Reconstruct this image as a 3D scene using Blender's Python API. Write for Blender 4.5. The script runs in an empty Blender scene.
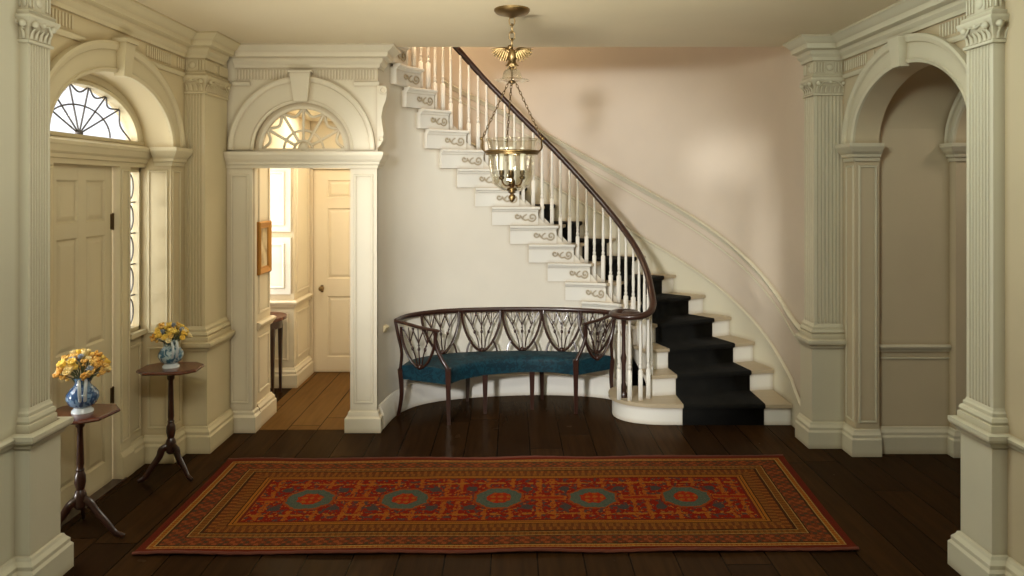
import bpy, math, random
from mathutils import Vector, Matrix
random.seed(7)
PI = math.pi
SC = bpy.context.scene
COL = SC.collection

# ------------------------------------------------------------------ node helpers
class NT:
    """small wrapper so that maths on node sockets reads like maths"""
    def __init__(s, mat): s.t = mat.node_tree; s.n = s.t.nodes; s.l = s.t.links
    def node(s, typ, **kw):
        n = s.n.new(typ)
        for k, v in kw.items(): setattr(n, k, v)
        return n
    def m(s, op, a, b=None, c=None):
        n = s.n.new('ShaderNodeMath'); n.operation = op
        for i, v in enumerate((a, b, c)):
            if v is None: continue
            if isinstance(v, (int, float)): n.inputs[i].default_value = v
            else: s.l.new(v, n.inputs[i])
        return n.outputs[0]
    def mix(s, f, a, b, bt='MIX'):
        n = s.n.new('ShaderNodeMix'); n.data_type = 'RGBA'; n.blend_type = bt
        for i, v in ((0, f), (6, a), (7, b)):
            if isinstance(v, (int, float)): n.inputs[i].default_value = v
            elif isinstance(v, (tuple, list)): n.inputs[i].default_value = (*v[:3], 1)
            else: s.l.new(v, n.inputs[i])
        return n.outputs[2]
    def ramp(s, f, stops, interp='LINEAR'):
        n = s.n.new('ShaderNodeValToRGB'); r = n.color_ramp; r.interpolation = interp
        while len(r.elements) < len(stops): r.elements.new(0.5)
        for e, (p, c) in zip(r.elements, stops):
            e.position = p; e.color = (*c, 1) if len(c) == 3 else c
        s.l.new(f, n.inputs[0]); return n.outputs[0]
    def noise(s, scale, detail=3, vec=None, rough=.5, dist=0):
        n = s.n.new('ShaderNodeTexNoise'); n.inputs['Scale'].default_value = scale
        n.inputs['Detail'].default_value = detail; n.inputs['Roughness'].default_value = rough
        n.inputs['Distortion'].default_value = dist
        if vec is not None: s.l.new(vec, n.inputs['Vector'])
        return n.outputs[0]
    def obj(s): return s.n.new('ShaderNodeTexCoord').outputs['Object']
    def pos(s): return s.n.new('ShaderNodeNewGeometry').outputs['Position']
    def sep(s, v):
        n = s.n.new('ShaderNodeSeparateXYZ'); s.l.new(v, n.inputs[0]); return n.outputs
    def comb(s, x, y, z):
        n = s.n.new('ShaderNodeCombineXYZ')
        for i, v in enumerate((x, y, z)):
            if isinstance(v, (int, float)): n.inputs[i].default_value = v
            else: s.l.new(v, n.inputs[i])
        return n.outputs[0]
    def bump(s, h, strength=.2, dist=.01):
        n = s.n.new('ShaderNodeBump'); n.inputs['Strength'].default_value = strength
        n.inputs['Distance'].default_value = dist; s.l.new(h, n.inputs['Height']); return n.outputs[0]

def mat(name, color=(.5, .5, .5), rough=.5, metal=0, spec=.5, sheen=0, coat=0):
    m = bpy.data.materials.new(name); m.use_nodes = True
    b = m.node_tree.nodes['Principled BSDF']
    b.inputs['Base Color'].default_value = (*color, 1); b.inputs['Roughness'].default_value = rough
    b.inputs['Metallic'].default_value = metal; b.inputs['Specular IOR Level'].default_value = spec
    b.inputs['Sheen Weight'].default_value = sheen; b.inputs['Coat Weight'].default_value = coat
    return m, NT(m), b

def paint(name, color, dark=None, rough=.55, crease_shade=True, mott=.08):
    m, t, b = mat(name, color, rough, spec=.35)
    p = t.pos()
    d = tuple(c * (1 - mott * 2) for c in color)
    c = t.mix(t.m('MULTIPLY', t.noise(1.7, 4, p), .9), tuple(min(1, x * (1 + mott * .4)) for x in color), d)
    if crease_shade:  # ambient-occlusion shade mixed into the colour of creases, brown like antique glaze
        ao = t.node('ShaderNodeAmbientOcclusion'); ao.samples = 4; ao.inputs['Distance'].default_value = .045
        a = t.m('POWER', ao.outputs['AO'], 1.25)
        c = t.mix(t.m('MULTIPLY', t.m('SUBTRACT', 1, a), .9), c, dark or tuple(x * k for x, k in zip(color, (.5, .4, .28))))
    t.l.new(c, b.inputs['Base Color'])
    t.l.new(t.bump(t.noise(60, 2, p), .08, .002), b.inputs['Normal'])
    return m

M = {}
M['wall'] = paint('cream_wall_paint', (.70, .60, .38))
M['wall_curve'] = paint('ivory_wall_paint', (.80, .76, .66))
M['stairwall'] = paint('pale_pink_beige_wall_paint', (.66, .58, .475), crease_shade=True)
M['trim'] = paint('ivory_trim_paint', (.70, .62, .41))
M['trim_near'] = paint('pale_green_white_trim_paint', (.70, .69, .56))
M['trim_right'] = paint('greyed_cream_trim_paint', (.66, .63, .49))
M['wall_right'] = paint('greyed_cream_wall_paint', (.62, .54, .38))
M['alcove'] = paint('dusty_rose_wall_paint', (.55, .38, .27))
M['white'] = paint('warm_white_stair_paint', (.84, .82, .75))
M['scroll'] = paint('darker_brown_scroll_paint', (.52, .45, .32))  # darker brown tone for contrast with the white brackets
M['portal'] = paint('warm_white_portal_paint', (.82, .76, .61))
M['ceil'] = paint('beige_ceiling_paint', (.82, .73, .54), crease_shade=False, mott=.05)
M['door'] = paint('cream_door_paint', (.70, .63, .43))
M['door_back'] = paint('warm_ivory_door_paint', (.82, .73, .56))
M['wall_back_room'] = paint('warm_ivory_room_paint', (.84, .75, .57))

def wood(name, c1, c2, rough=.3, scale=8, coat=.3, axis=2):
    m, t, b = mat(name, c1, rough, coat=coat)
    b.inputs['Coat Roughness'].default_value = .15
    x, y, z = t.sep(t.obj())
    st = [14, 14, 14]; st[axis] = 1.2
    v = t.comb(t.m('MULTIPLY', x, st[0]), t.m('MULTIPLY', y, st[1]), t.m('MULTIPLY', z, st[2]))
    t.l.new(t.mix(t.noise(scale * .25, 5, v, dist=.6), c1, c2), b.inputs['Base Color'])
    return m
M['mahogany'] = wood('dark_mahogany', (.050, .015, .008), (.016, .006, .004), .32)
M['rail'] = wood('polished_dark_mahogany_rail', (.055, .020, .011), (.018, .007, .005), .36, axis=0)
M['table'] = wood('reddish_mahogany', (.15, .038, .015), (.06, .015, .008), .25, axis=0)
M['tread'] = wood('worn_cream_tread_paint', (.50, .42, .29), (.40, .32, .21), .45, coat=0, axis=0)

def floor_mat(name='dark_polished_floorboards', lo=(.014, .007, .003), hi=(.058, .026, .009), flat=(.016, .008, .004)):
    m, t, b = mat(name, (.05, .03, .02), .3, spec=.10)
    x, y, z = t.sep(t.pos())
    W = .262
    xs = t.m('DIVIDE', t.m('ADD', x, 20.03), W)
    col = t.m('FLOOR', xs); fr = t.m('FRACT', xs)
    wn = t.node('ShaderNodeTexWhiteNoise', noise_dimensions='1D'); t.l.new(col, wn.inputs['W'])
    ys = t.m('ADD', t.m('DIVIDE', y, 2.7), t.m('MULTIPLY', wn.outputs['Value'], 7))
    row = t.m('FLOOR', ys); fy = t.m('FRACT', ys)
    w2 = t.node('ShaderNodeTexWhiteNoise', noise_dimensions='2D'); t.l.new(t.comb(col, row, 0), w2.inputs['Vector'])
    g = t.noise(3, 5, t.comb(t.m('MULTIPLY', x, 9), t.m('MULTIPLY', y, .7), col), dist=.4)
    c = t.mix(g, lo, hi)
    c = t.mix(t.m('MULTIPLY', w2.outputs['Value'], .7), c, flat)
    ex = t.m('MINIMUM', fr, t.m('SUBTRACT', 1, fr)); ey = t.m('MULTIPLY', t.m('MINIMUM', fy, t.m('SUBTRACT', 1, fy)), 10)
    gap = t.m('LESS_THAN', t.m('MINIMUM', ex, ey), .017)
    c = t.mix(t.m('MULTIPLY', gap, .85), c, (.004, .002, .001))
    nb = t.bump(t.m('SUBTRACT', t.m('MULTIPLY', g, .3), gap), .25, .004)
    di = t.node('ShaderNodeBsdfDiffuse'); t.l.new(c, di.inputs[0]); t.l.new(nb, di.inputs['Normal'])
    gl = t.node('ShaderNodeBsdfGlossy'); gl.inputs[0].default_value = (1, .86, .68, 1); t.l.new(nb, gl.inputs['Normal'])
    t.l.new(t.m('ADD', .13, t.m('MULTIPLY', t.noise(5, 3, t.pos()), .2)), gl.inputs['Roughness'])
    fr_ = t.node('ShaderNodeFresnel'); fr_.inputs['IOR'].default_value = 1.3
    mx = t.node('ShaderNodeMixShader'); t.l.new(t.m('MULTIPLY', fr_.outputs[0], .26), mx.inputs[0]); t.l.new(di.outputs[0], mx.inputs[1]); t.l.new(gl.outputs[0], mx.inputs[2])
    t.l.new(mx.outputs[0], t.n['Material Output'].inputs[0]); t.n.remove(b)
    return m
M['floor'] = floor_mat()
M['floor_back_lit'] = floor_mat('lit_brown_floorboards', (.09, .046, .015), (.22, .115, .034), (.13, .065, .02))  # same boards as the hall, recoloured lighter to stand in for room light

M['brass'] = mat('aged_brass', (.25, .17, .075), .38, 1)[0]
M['brass_dark'] = mat('dark_aged_brass', (.13, .085, .04), .4, 1)[0]
M['iron'] = mat('dark_iron', (.03, .025, .02), .5, .6)[0]
M['gilt'] = mat('gilt_frame', (.50, .25, .06), .4, .7)[0]
M['candle'] = mat('white_candle_wax', (.85, .82, .72), .4)[0]
M['lead'] = mat('dark_lead_muntin', (.07, .06, .055), .6)[0]
def glass_mat(name, tint, f0=.09, edge=.7):
    m = bpy.data.materials.new(name); m.use_nodes = True; t = NT(m); t.n.clear()
    o = t.node('ShaderNodeOutputMaterial'); tr = t.node('ShaderNodeBsdfTransparent'); gl = t.node('ShaderNodeBsdfGlossy')
    tr.inputs[0].default_value = (*tint, 1); gl.inputs['Roughness'].default_value = .04; gl.inputs[0].default_value = (1, .98, .93, 1)
    lw = t.node('ShaderNodeLayerWeight'); lw.inputs[0].default_value = .35
    f = t.m('ADD', f0, t.m('MULTIPLY', lw.outputs['Facing'], edge))
    mx = t.node('ShaderNodeMixShader'); t.l.new(f, mx.inputs[0]); t.l.new(tr.outputs[0], mx.inputs[1]); t.l.new(gl.outputs[0], mx.inputs[2])
    t.l.new(mx.outputs[0], o.inputs[0]); return m
M['glass'] = glass_mat('clear_lantern_glass', (.93, .93, .88))
M['pane'] = glass_mat('window_glass', (.98, .99, 1), .04, .1)

def carpet_mat():
    m, t, b = mat('black_stair_carpet', (.006, .006, .005), .95, spec=.15, sheen=.02)
    t.l.new(t.bump(t.noise(400, 2, t.pos()), .5, .004), b.inputs['Normal'])
    t.l.new(t.mix(t.noise(9, 3, t.pos()), (.004, .004, .003), (.011, .010, .008)), b.inputs['Base Color'])
    return m
M['carpet'] = carpet_mat()
def damask_mat():
    m, t, b = mat('blue_damask', (.01, .06, .11), .6, spec=.25)
    v = t.obj(); n = t.noise(22, 2, v, dist=1.6)
    f = t.ramp(n, [(0, (0, 0, 0)), (.47, (0, 0, 0)), (.53, (1, 1, 1)), (1, (1, 1, 1))])
    t.l.new(t.mix(f, (.002, .020, .033), (.004, .040, .060)), b.inputs['Base Color'])
    t.l.new(t.bump(t.noise(500, 1, v), .3, .002), b.inputs['Normal'])
    return m
M['damask'] = damask_mat()
def porcelain(name, s, lo, hi):
    m, t, b = mat(name, (.7, .75, .8), .12, coat=.5)
    v = t.obj(); n = t.noise(s, 2, v, dist=1.2)
    f = t.ramp(n, [(0, (0, 0, 0)), (.46, (0, 0, 0)), (.52, (1, 1, 1)), (1, (1, 1, 1))])
    t.l.new(t.mix(f, lo, hi), b.inputs['Base Color'])
    return m
M['vase_blue'] = porcelain('cobalt_blue_and_white_glaze', 26, (.025, .075, .19), (.16, .28, .44))
M['vase_teal'] = porcelain('pale_blue_and_teal_glaze', 24, (.05, .15, .24), (.42, .55, .60))
M['vase_white'] = mat('white_porcelain_glaze', (.62, .70, .76), .15, coat=.4)[0]
def petal(name, a, b_):
    m, t, b = mat(name, a, .6)
    oi = t.node('ShaderNodeObjectInfo')
    t.l.new(t.mix(oi.outputs['Random'], a, b_), b.inputs['Base Color']); return m
M['petal_yellow'] = petal('yellow_petals', (.82, .52, .06), (.85, .66, .16))
M['petal_orange'] = petal('amber_petals', (.70, .34, .05), (.82, .55, .16))
M['petal_cream'] = petal('cream_petals', (.82, .72, .42), (.80, .62, .25))
M['petal_blue'] = petal('grey_blue_petals', (.20, .27, .38), (.36, .40, .46))
M['leaf'] = mat('dull_green_leaf', (.10, .12, .05), .6)[0]
def picture_mat():
    m, t, b = mat('faded_print', (.6, .5, .35), .5)
    t.l.new(t.ramp(t.noise(9, 4, t.obj()), [(.3, (.30, .20, .10)), (.5, (.62, .50, .30)), (.75, (.75, .66, .46))]), b.inputs['Base Color']); return m
M['picture'] = picture_mat()

def rug_mat():
    m, t, b = mat('red_and_gold_patterned_wool', (.3, .05, .02), .95, spec=.05)
    uv = t.node('ShaderNodeUVMap'); uv.uv_map = 'UVMap'
    u, v, _ = t.sep(uv.outputs[0])
    HX, HY = 2.12, .73
    def wobble(sc, amt): return t.m('MULTIPLY', t.m('SUBTRACT', t.noise(sc, 2, uv.outputs[0]), .5), amt)
    def AND(*q):
        o = q[0]
        for z in q[1:]: o = t.m('MULTIPLY', o, z)
        return o
    def GT(x, c): return t.m('GREATER_THAN', x, c)
    def LT(x, c): return t.m('LESS_THAN', x, c)
    def ABS(x): return t.m('ABSOLUTE', x)
    def SUB(x, c): return t.m('SUBTRACT', x, c)
    def wave(src, per): return t.m('SINE', t.m('MULTIPLY', src, 2 * PI / per))
    au = ABS(u); av = ABS(v)
    du = t.m('MULTIPLY', t.m('SUBTRACT', HX, au), .86); dv = t.m('SUBTRACT', HY, av)
    d = t.m('MINIMUM', du, dv)
    along = t.m('ADD', t.m('MULTIPLY', t.m('LESS_THAN', du, dv), v), t.m('MULTIPLY', t.m('GREATER_THAN', du, dv), u))
    red, dred, gold, olive, brown, cream, orange = (.175, .012, .005), (.11, .016, .007), (.27, .100, .012), (.175, .066, .012), (.050, .019, .006), (.30, .19, .06), (.27, .075, .009)
    teal, navy = (.06, .08, .06), (.050, .042, .036)
    D = t.m('MULTIPLY', t.m('ADD', d, wobble(9, .008)), 2)
    c = t.ramp(D, [(0, dred), (.085, cream), (.098, gold), (.14, cream), (.153, brown), (.18, (.125, .032, .011)), (.37, brown), (.385, cream), (.398, olive), (.47, cream), (.48, brown),
                   (.515, (.12, .035, .009)), (.60, olive), (.69, brown), (.705, gold), (.735, brown), (.75, gold), (.775, dred)], 'CONSTANT')
    q = t.m('ADD', t.m('ADD', t.m('MULTIPLY', wave(along, .062), wave(d, .058)), t.m('MULTIPLY', wave(along, .124), .45)), wobble(60, 1.6))
    inb = AND(GT(D, .18), LT(D, .37))
    c = t.mix(AND(inb, GT(q, .35)), c, (.21, .055, .016)); c = t.mix(AND(inb, LT(q, -.6)), c, (.06, .038, .018))
    ine = AND(GT(D, .515), LT(D, .60)); c = t.mix(AND(ine, GT(t.m('ADD', wave(along, .05), wobble(70, 1.5)), .3)), c, (.20, .07, .012))
    inc = AND(GT(D, .398), LT(D, .47)); c = t.mix(AND(inc, GT(wave(along, .036), .2)), c, (.12, .045, .010))
    inf_ = AND(GT(D, .60), LT(D, .69)); c = t.mix(AND(inf_, GT(wave(along, .044), .35)), c, (.11, .035, .010))
    bead = AND(GT(D, .098), LT(D, .14), GT(wave(along, .030), .2)); c = t.mix(bead, c, (.22, .06, .010))
    # centre field: five medallions between gold bars
    inf = GT(D, .81)
    P = .635
    cell = t.m('ADD', SUB(t.m('MODULO', t.m('ADD', u, P * 8.5 + .03), P), P / 2), wobble(24, .045))
    vw = t.m('ADD', v, wobble(31, .035))
    ac, aw = ABS(cell), ABS(vw)
    r = t.m('SQRT', t.m('ADD', t.m('MULTIPLY', cell, cell), t.m('MULTIPLY', vw, vw)))
    rr = t.m('MAXIMUM', t.m('MAXIMUM', ac, aw), t.m('MULTIPLY', t.m('ADD', ac, aw), .715))
    nz = t.noise(38, 2, uv.outputs[0]); n2 = t.noise(27, 1, t.comb(t.m('ADD', u, 7.3), v, 0))
    field = t.mix(t.m('MULTIPLY', GT(n2, .56), .85), red, navy)
    field = t.mix(t.m('MULTIPLY', GT(nz, .62), .9), field, (.34, .11, .014))
    field = t.mix(AND(LT(ABS(SUB(ac, .272)), .017), GT(nz, .44)), field, orange)
    field = t.mix(AND(LT(ABS(SUB(aw, .245)), .012), GT(n2, .46)), field, gold)
    field = t.mix(AND(LT(aw, .036), GT(ac, .18), GT(nz, .40)), field, orange)
    field = t.mix(AND(LT(aw, .018), GT(ac, .20)), field, (.22, .02, .006))
    field = t.mix(AND(LT(ABS(SUB(ac, .085)), .014), GT(aw, .17), GT(nz, .42)), field, orange)
    cx, cy = SUB(ac, .19), SUB(aw, .145); bl = t.m('SQRT', t.m('ADD', t.m('MULTIPLY', cx, cx), t.m('MULTIPLY', cy, cy)))
    field = t.mix(LT(bl, .038), field, navy)
    field = t.mix(LT(rr, .168), field, (.22, .05, .010))
    field = t.mix(LT(rr, .150), field, t.mix(t.noise(60, 2, uv.outputs[0]), (.03, .045, .035), (.105, .125, .088)))
    field = t.mix(LT(rr, .082), field, (.26, .022, .006))
    field = t.mix(AND(LT(rr, .075), GT(t.m('ADD', wave(cell, .05), wave(vw, .06)), .35)), field, orange)
    c = t.mix(inf, c, field)
    wv = t.noise(190, 2, uv.outputs[0])
    c = t.mix(1.0, c, t.ramp(wv, [(.25, (.30, .28, .25)), (.5, (.95, .92, .9)), (.75, (1.35, 1.3, 1.2))]), 'MULTIPLY')
    t.l.new(c, b.inputs['Base Color'])
    t.l.new(t.bump(wv, .5, .006), b.inputs['Normal'])
    return m
M['rug'] = rug_mat()
M['fringe'] = mat('faded_red_rug_edge', (.11, .026, .012), .95)[0]

# ------------------------------------------------------------------ mesh helpers
class MB:
    def __init__(s): s.v = []; s.f = []
    def add(s, vs, fs):
        o = len(s.v); s.v += [tuple(p) for p in vs]; s.f += [tuple(i + o for i in f) for f in fs]; return s
    def box(s, x0, x1, y0, y1, z0, z1):
        return s.add([(x0, y0, z0), (x1, y0, z0), (x1, y1, z0), (x0, y1, z0), (x0, y0, z1), (x1, y0, z1), (x1, y1, z1), (x0, y1, z1)],
                     [(0, 3, 2, 1), (4, 5, 6, 7), (0, 1, 5, 4), (1, 2, 6, 5), (2, 3, 7, 6), (3, 0, 4, 7)])
    def bbox(s, x0, x1, y0, y1, z0, z1, b=.006):
        """box with chamfered long edges (outline in xz chamfered, extruded in y is not assumed): chamfer all vertical and top edges"""
        b = min(b, (x1 - x0) / 3, (y1 - y0) / 3, (z1 - z0) / 3)
        def ring(i, z): return [(x0 + i + b, y0 + i, z), (x1 - i - b, y0 + i, z), (x1 - i, y0 + i + b, z), (x1 - i, y1 - i - b, z), (x1 - i - b, y1 - i, z), (x0 + i + b, y1 - i, z), (x0 + i, y1 - i - b, z), (x0 + i, y0 + i + b, z)]
        rings = [ring(b * .7, z0), ring(0, z0 + b), ring(0, z1 - b), ring(b * .7, z1)]
        return s.rings(rings, True, True)
    def rings(s, rings, cap0=False, cap1=False, closed=True):
        n = len(rings[0]); o = len(s.v)
        for r in rings: s.v += [tuple(p) for p in r]
        for i in range(len(rings) - 1):
            for j in range(n if closed else n - 1):
                k = (j + 1) % n
                s.f.append((o + i * n + j, o + i * n + k, o + (i + 1) * n + k, o + (i + 1) * n + j))
        if cap0: s.f.append(tuple(o + j for j in reversed(range(n))))
        if cap1: s.f.append(tuple(o + (len(rings) - 1) * n + j for j in range(n)))
        return s
    def prism(s, poly, z0, z1):
        return s.rings([[(x, y, z0) for x, y in poly], [(x, y, z1) for x, y in poly]], True, True)
    def lathe(s, prof, c=(0, 0, 0), n=24):
        rs = [[(c[0] + r * math.cos(2 * PI * k / n), c[1] + r * math.sin(2 * PI * k / n), c[2] + z) for k in range(n)] for r, z in prof]
        return s.rings(rs, True, True)
    def tube(s, pts, r, n=8, flat=None, up=None):
        """tube through points, r scalar or list; flat=(a,b) scales the section along (side, up)"""
        P = [Vector(p) for p in pts]; R = r if isinstance(r, (list, tuple)) else [r] * len(P)
        T = [(P[min(i + 1, len(P) - 1)] - P[max(i - 1, 0)]).normalized() for i in range(len(P))]
        a = Vector(up) if up else (Vector((0, 0, 1)) if abs(T[0].z) < .9 else Vector((1, 0, 0)))
        rs = []
        N = (a - T[0] * a.dot(T[0])).normalized()
        fa, fb = flat or (1, 1)
        for i in range(len(P)):
            if up: N = Vector(up)
            N = N - T[i] * N.dot(T[i])
            N.normalize(); Bn = T[i].cross(N)
            rs.append([P[i] + (Bn * math.cos(2 * PI * k / n) * fa + N * math.sin(2 * PI * k / n) * fb) * R[i] for k in range(n)])
        return s.rings(rs, True, True)
    def sweep(s, path, prof, closed=False, cap=True, zoff=None):
        """sweep profile [(out,z)] along plan path [(x,y)], out = to the right hand of travel, mitred. zoff: height per path point"""
        n = len(path); rs = []
        for i in range(n):
            p = Vector(path[i])
            a = Vector(path[i - 1]) if (i > 0 or closed) else None
            b = Vector(path[(i + 1) % n]) if (i < n - 1 or closed) else None
            d0 = (p - a).normalized() if a is not None else (b - p).normalized()
            d1 = (b - p).normalized() if b is not None else d0
            n0 = Vector((d0.y, -d0.x)); n1 = Vector((d1.y, -d1.x))
            mi = (n0 + n1); mi = mi / max(.25, mi.dot(mi) / 2) if mi.length > 1e-5 else n0
            z = zoff[i] if zoff else 0
            rs.append([(p.x + mi.x * o, p.y + mi.y * o, z + h) for o, h in prof])
        if closed: rs.append(rs[0])
        return s.rings(rs, cap and not closed, cap and not closed, True)
    def ball(s, c, r, n=10, m=6, sc=(1, 1, 1)):
        prof = [(max(1e-4, r * math.sin(PI * i / m)), -r * math.cos(PI * i / m)) for i in range(m + 1)]
        o = len(s.v); s.lathe(prof, (0, 0, 0), n)
        for i in range(o, len(s.v)):
            x, y, z = s.v[i]; s.v[i] = (c[0] + x * sc[0], c[1] + y * sc[1], c[2] + z * sc[2])
        return s
    def torus(s, c, R, r, axis='z', n=20, m=8, sc=(1, 1)):
        pts = []
        for i in range(n):
            a = 2 * PI * i / n; ca, sa = math.cos(a) * sc[0], math.sin(a) * sc[1]
            ring = []
            for j in range(m):
                b = 2 * PI * j / m; q = (R + r * math.cos(b)); w = r * math.sin(b)
                p = (q * ca, q * sa, w)
                if axis == 'x': p = (p[2], p[0], p[1])
                if axis == 'y': p = (p[0], p[2], p[1])
                ring.append((c[0] + p[0], c[1] + p[1], c[2] + p[2]))
            pts.append(ring)
        return s.rings(pts + [pts[0]])
    def xf(s, mtx, start=0):
        for i in range(start, len(s.v)): s.v[i] = tuple(mtx @ Vector(s.v[i]))
        return s
    def map(s, fn, start=0):
        for i in range(start, len(s.v)): s.v[i] = tuple(fn(*s.v[i]))
        return s
    def build(s, name, material, parent=None, smooth=None, loc=None, fix=True):
        me = bpy.data.meshes.new(name); me.from_pydata(s.v, [], s.f)
        if fix:
            import bmesh
            bm = bmesh.new(); bm.from_mesh(me); bmesh.ops.recalc_face_normals(bm, faces=bm.faces); bm.to_mesh(me); bm.free()
        me.materials.append(M[material])
        if smooth:
            for p in me.polygons: p.use_smooth = True
            me.set_sharp_from_angle(angle=math.radians(smooth))
        o = bpy.data.objects.new(name, me); COL.objects.link(o)
        if parent: o.parent = parent
        if loc: o.location = loc
        return o

def tag(o, label, cat=None, group=None, kind=None):
    o['label'] = label
    if cat: o['category'] = cat
    if group: o['group'] = group
    if kind: o['kind'] = kind
    return o
def thing(name, label, cat, loc=(0, 0, 0), rz=0, group=None):
    o = bpy.data.objects.new(name, None); COL.objects.link(o); o.location = loc; o.rotation_euler.z = rz; o.empty_display_size = .05
    return tag(o, label, cat, group)
def struct(o, label, cat): return tag(o, label, cat, None, 'structure')
def sroot(name, label, cat):
    o = bpy.data.objects.new(name, None); COL.objects.link(o); o.empty_display_size = .05
    return struct(o, label, cat)
def copy_tree(o, parent=None):
    c = o.copy(); COL.objects.link(c); c.parent = parent
    for ch in [x for x in COL.objects if x.parent == o]: copy_tree(ch, c)
    return c

def cr(pts, t):
    """Catmull-Rom through pts (tuples), t in 0..len-1"""
    n = len(pts); i = max(0, min(n - 2, int(math.floor(t)))); f = t - i
    p = [pts[max(0, min(n - 1, i + k))] for k in (-1, 0, 1, 2)]
    return tuple(.5 * (2 * b + (c - a) * f + (2 * a - 5 * b + 4 * c - d) * f * f + (3 * b - a - 3 * c + d) * f ** 3) for a, b, c, d in zip(*p))
def smoothpath(pts, n): return [cr(pts, (len(pts) - 1) * i / n) for i in range(n + 1)]

CEIL = 3.32
BASE = [(0, 0), (.045, 0), (.045, .13), (.034, .145), (.034, .165), (.018, .185), (.012, .2), (0, .205)]
RAIL = [(0, 0), (.012, 0), (.016, .012), (.03, .03), (.034, .045), (.02, .055), (0, .058)]
CORNICE = [(0, 3.14), (.02, 3.14), (.025, 3.165), (.05, 3.19), (.055, 3.215), (.10, 3.225), (.105, 3.262), (.125, 3.275), (.155, 3.298), (.17, 3.305), (.17, CEIL), (0, CEIL)]
def rail_prof(z, s=1): return [(o * s, z + h * s) for o, h in RAIL]

# ------------------------------------------------------------------ floor, ceilings
struct(MB().box(-4.7, 4.7, -1.7, 8.6, -.05, 0).build('floor', 'floor'), 'dark polished wide plank floor running back to the stairs', 'floor')
struct(MB().box(-2.3, -1.17, 6.25, 8.3, -.01, .002).build('floor.001', 'floor_back_lit'), 'plank floor of the back room, coloured lighter as if lit', 'floor')
struct(MB().box(-3.1, 4.6, -1.7, 6.23, CEIL, CEIL + .25).build('ceiling', 'ceil'), 'flat beige ceiling over the entrance hall', 'ceiling')
struct(MB().box(-3.1, 3.1, 6.0, 8.7, 5.6, 5.7).build('ceiling.001', 'ceil'), 'high ceiling far above the curved stairwell', 'ceiling')
struct(MB().box(-2.9, -1.14, 6.31, 8.3, 2.86, 2.9).build('ceiling.002', 'wall_back_room'), 'low ceiling of the small room behind the archway', 'ceiling')

# ------------------------------------------------------------------ arch wall
def arch_wall(X0, X1, y0, y1, z1, yc, hw, spring, rise, n=28):
    """wall slab between planes X0 (room face) and X1 along Y with an arched opening"""
    mb = MB()
    arc = [(yc - hw * math.cos(PI * i / n), spring + rise * math.sin(PI * i / n)) for i in range(n + 1)]
    for X in (X0, X1):
        o = len(mb.v)
        lo = [(yc - hw, 0)] + arc + [(yc + hw, 0)]
        # side rectangles
        mb.add([(X, y0, 0), (X, yc - hw, 0), (X, yc - hw, z1), (X, y0, z1)], [(0, 1, 2, 3)])
        mb.add([(X, yc + hw, 0), (X, y1, 0), (X, y1, z1), (X, yc + hw, z1)], [(0, 1, 2, 3)])
        for i in range(n):
            a, b = arc[i], arc[i + 1]
            mb.add([(X, a[0], a[1]), (X, b[0], b[1]), (X, b[0], z1), (X, a[0], z1)], [(0, 1, 2, 3)])
    pr = [(yc - hw, 0)] + arc + [(yc + hw, 0)]
    mb.rings([[(X0, y, z) for y, z in pr], [(X1, y, z) for y, z in pr]], closed=False)
    for y in (y0, y1):
        mb.add([(X0, y, 0), (X1, y, 0), (X1, y, z1), (X0, y, z1)], [(0, 1, 2, 3)])
    return mb

def band(map3, hw0, r0, hw1, r1, n=36, prof=None, a0=0, a1=PI):
    """raised archivolt band. map3(a along, z above spring, out) -> xyz ; prof: list of (t across 0..1, out)"""
    mb = MB(); prof = prof or [(0, 0), (0, .02), (.12, .03), (.16, .02), (.70, .02), (.74, .035), (.9, .045), (1, .04), (1, 0)]
    rs = []
    for i in range(n + 1):
        a = a0 + (a1 - a0) * i / n
        rs.append([map3(-(hw0 + (hw1 - hw0) * t) * math.cos(a), (r0 + (r1 - r0) * t) * math.sin(a), o) for t, o in prof])
    return mb.rings(rs, True, True)

# ------------------------------------------------------------------ left wall
LW = -2.62; LY, LHW, LSP, LR = 4.79, .74, 2.41, .45
w = arch_wall(LW, -2.90, 3.9, 6.24, CEIL, LY, LHW, LSP, LR).build('wall_left', 'wall', smooth=30)
struct(w, 'cream left wall with deep arched entrance recess', 'wall')
MB().box(-2.95, -2.56, -1.7, 3.93, 0, CEIL).build('near_wall_section', 'trim_near', w)
L3 = lambda a, z, o: (LW + o, LY + a, LSP + z)
o = band(L3, LHW, LR, LHW + .16, LR + .20).build('archivolt', 'trim', w, 30)
kb = MB()
for X0, pr in ((LW, .085),):
    y0, y1, yb0, yb1 = LY - .062, LY + .062, LY - .045, LY + .045
    kb.rings([[(X0, yb0, 2.84), (X0 + pr - .02, yb0, 2.84), (X0 + pr - .02, yb1, 2.84), (X0, yb1, 2.84)],
              [(X0, y0, 3.06), (X0 + pr, y0, 3.06), (X0 + pr, y1, 3.06), (X0, y1, 3.06)]], True, True)
    kb.box(X0, X0 + pr + .015, y0 - .012, y1 + .012, 3.06, 3.085)
kb.build('keystone', 'trim', w)

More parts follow.
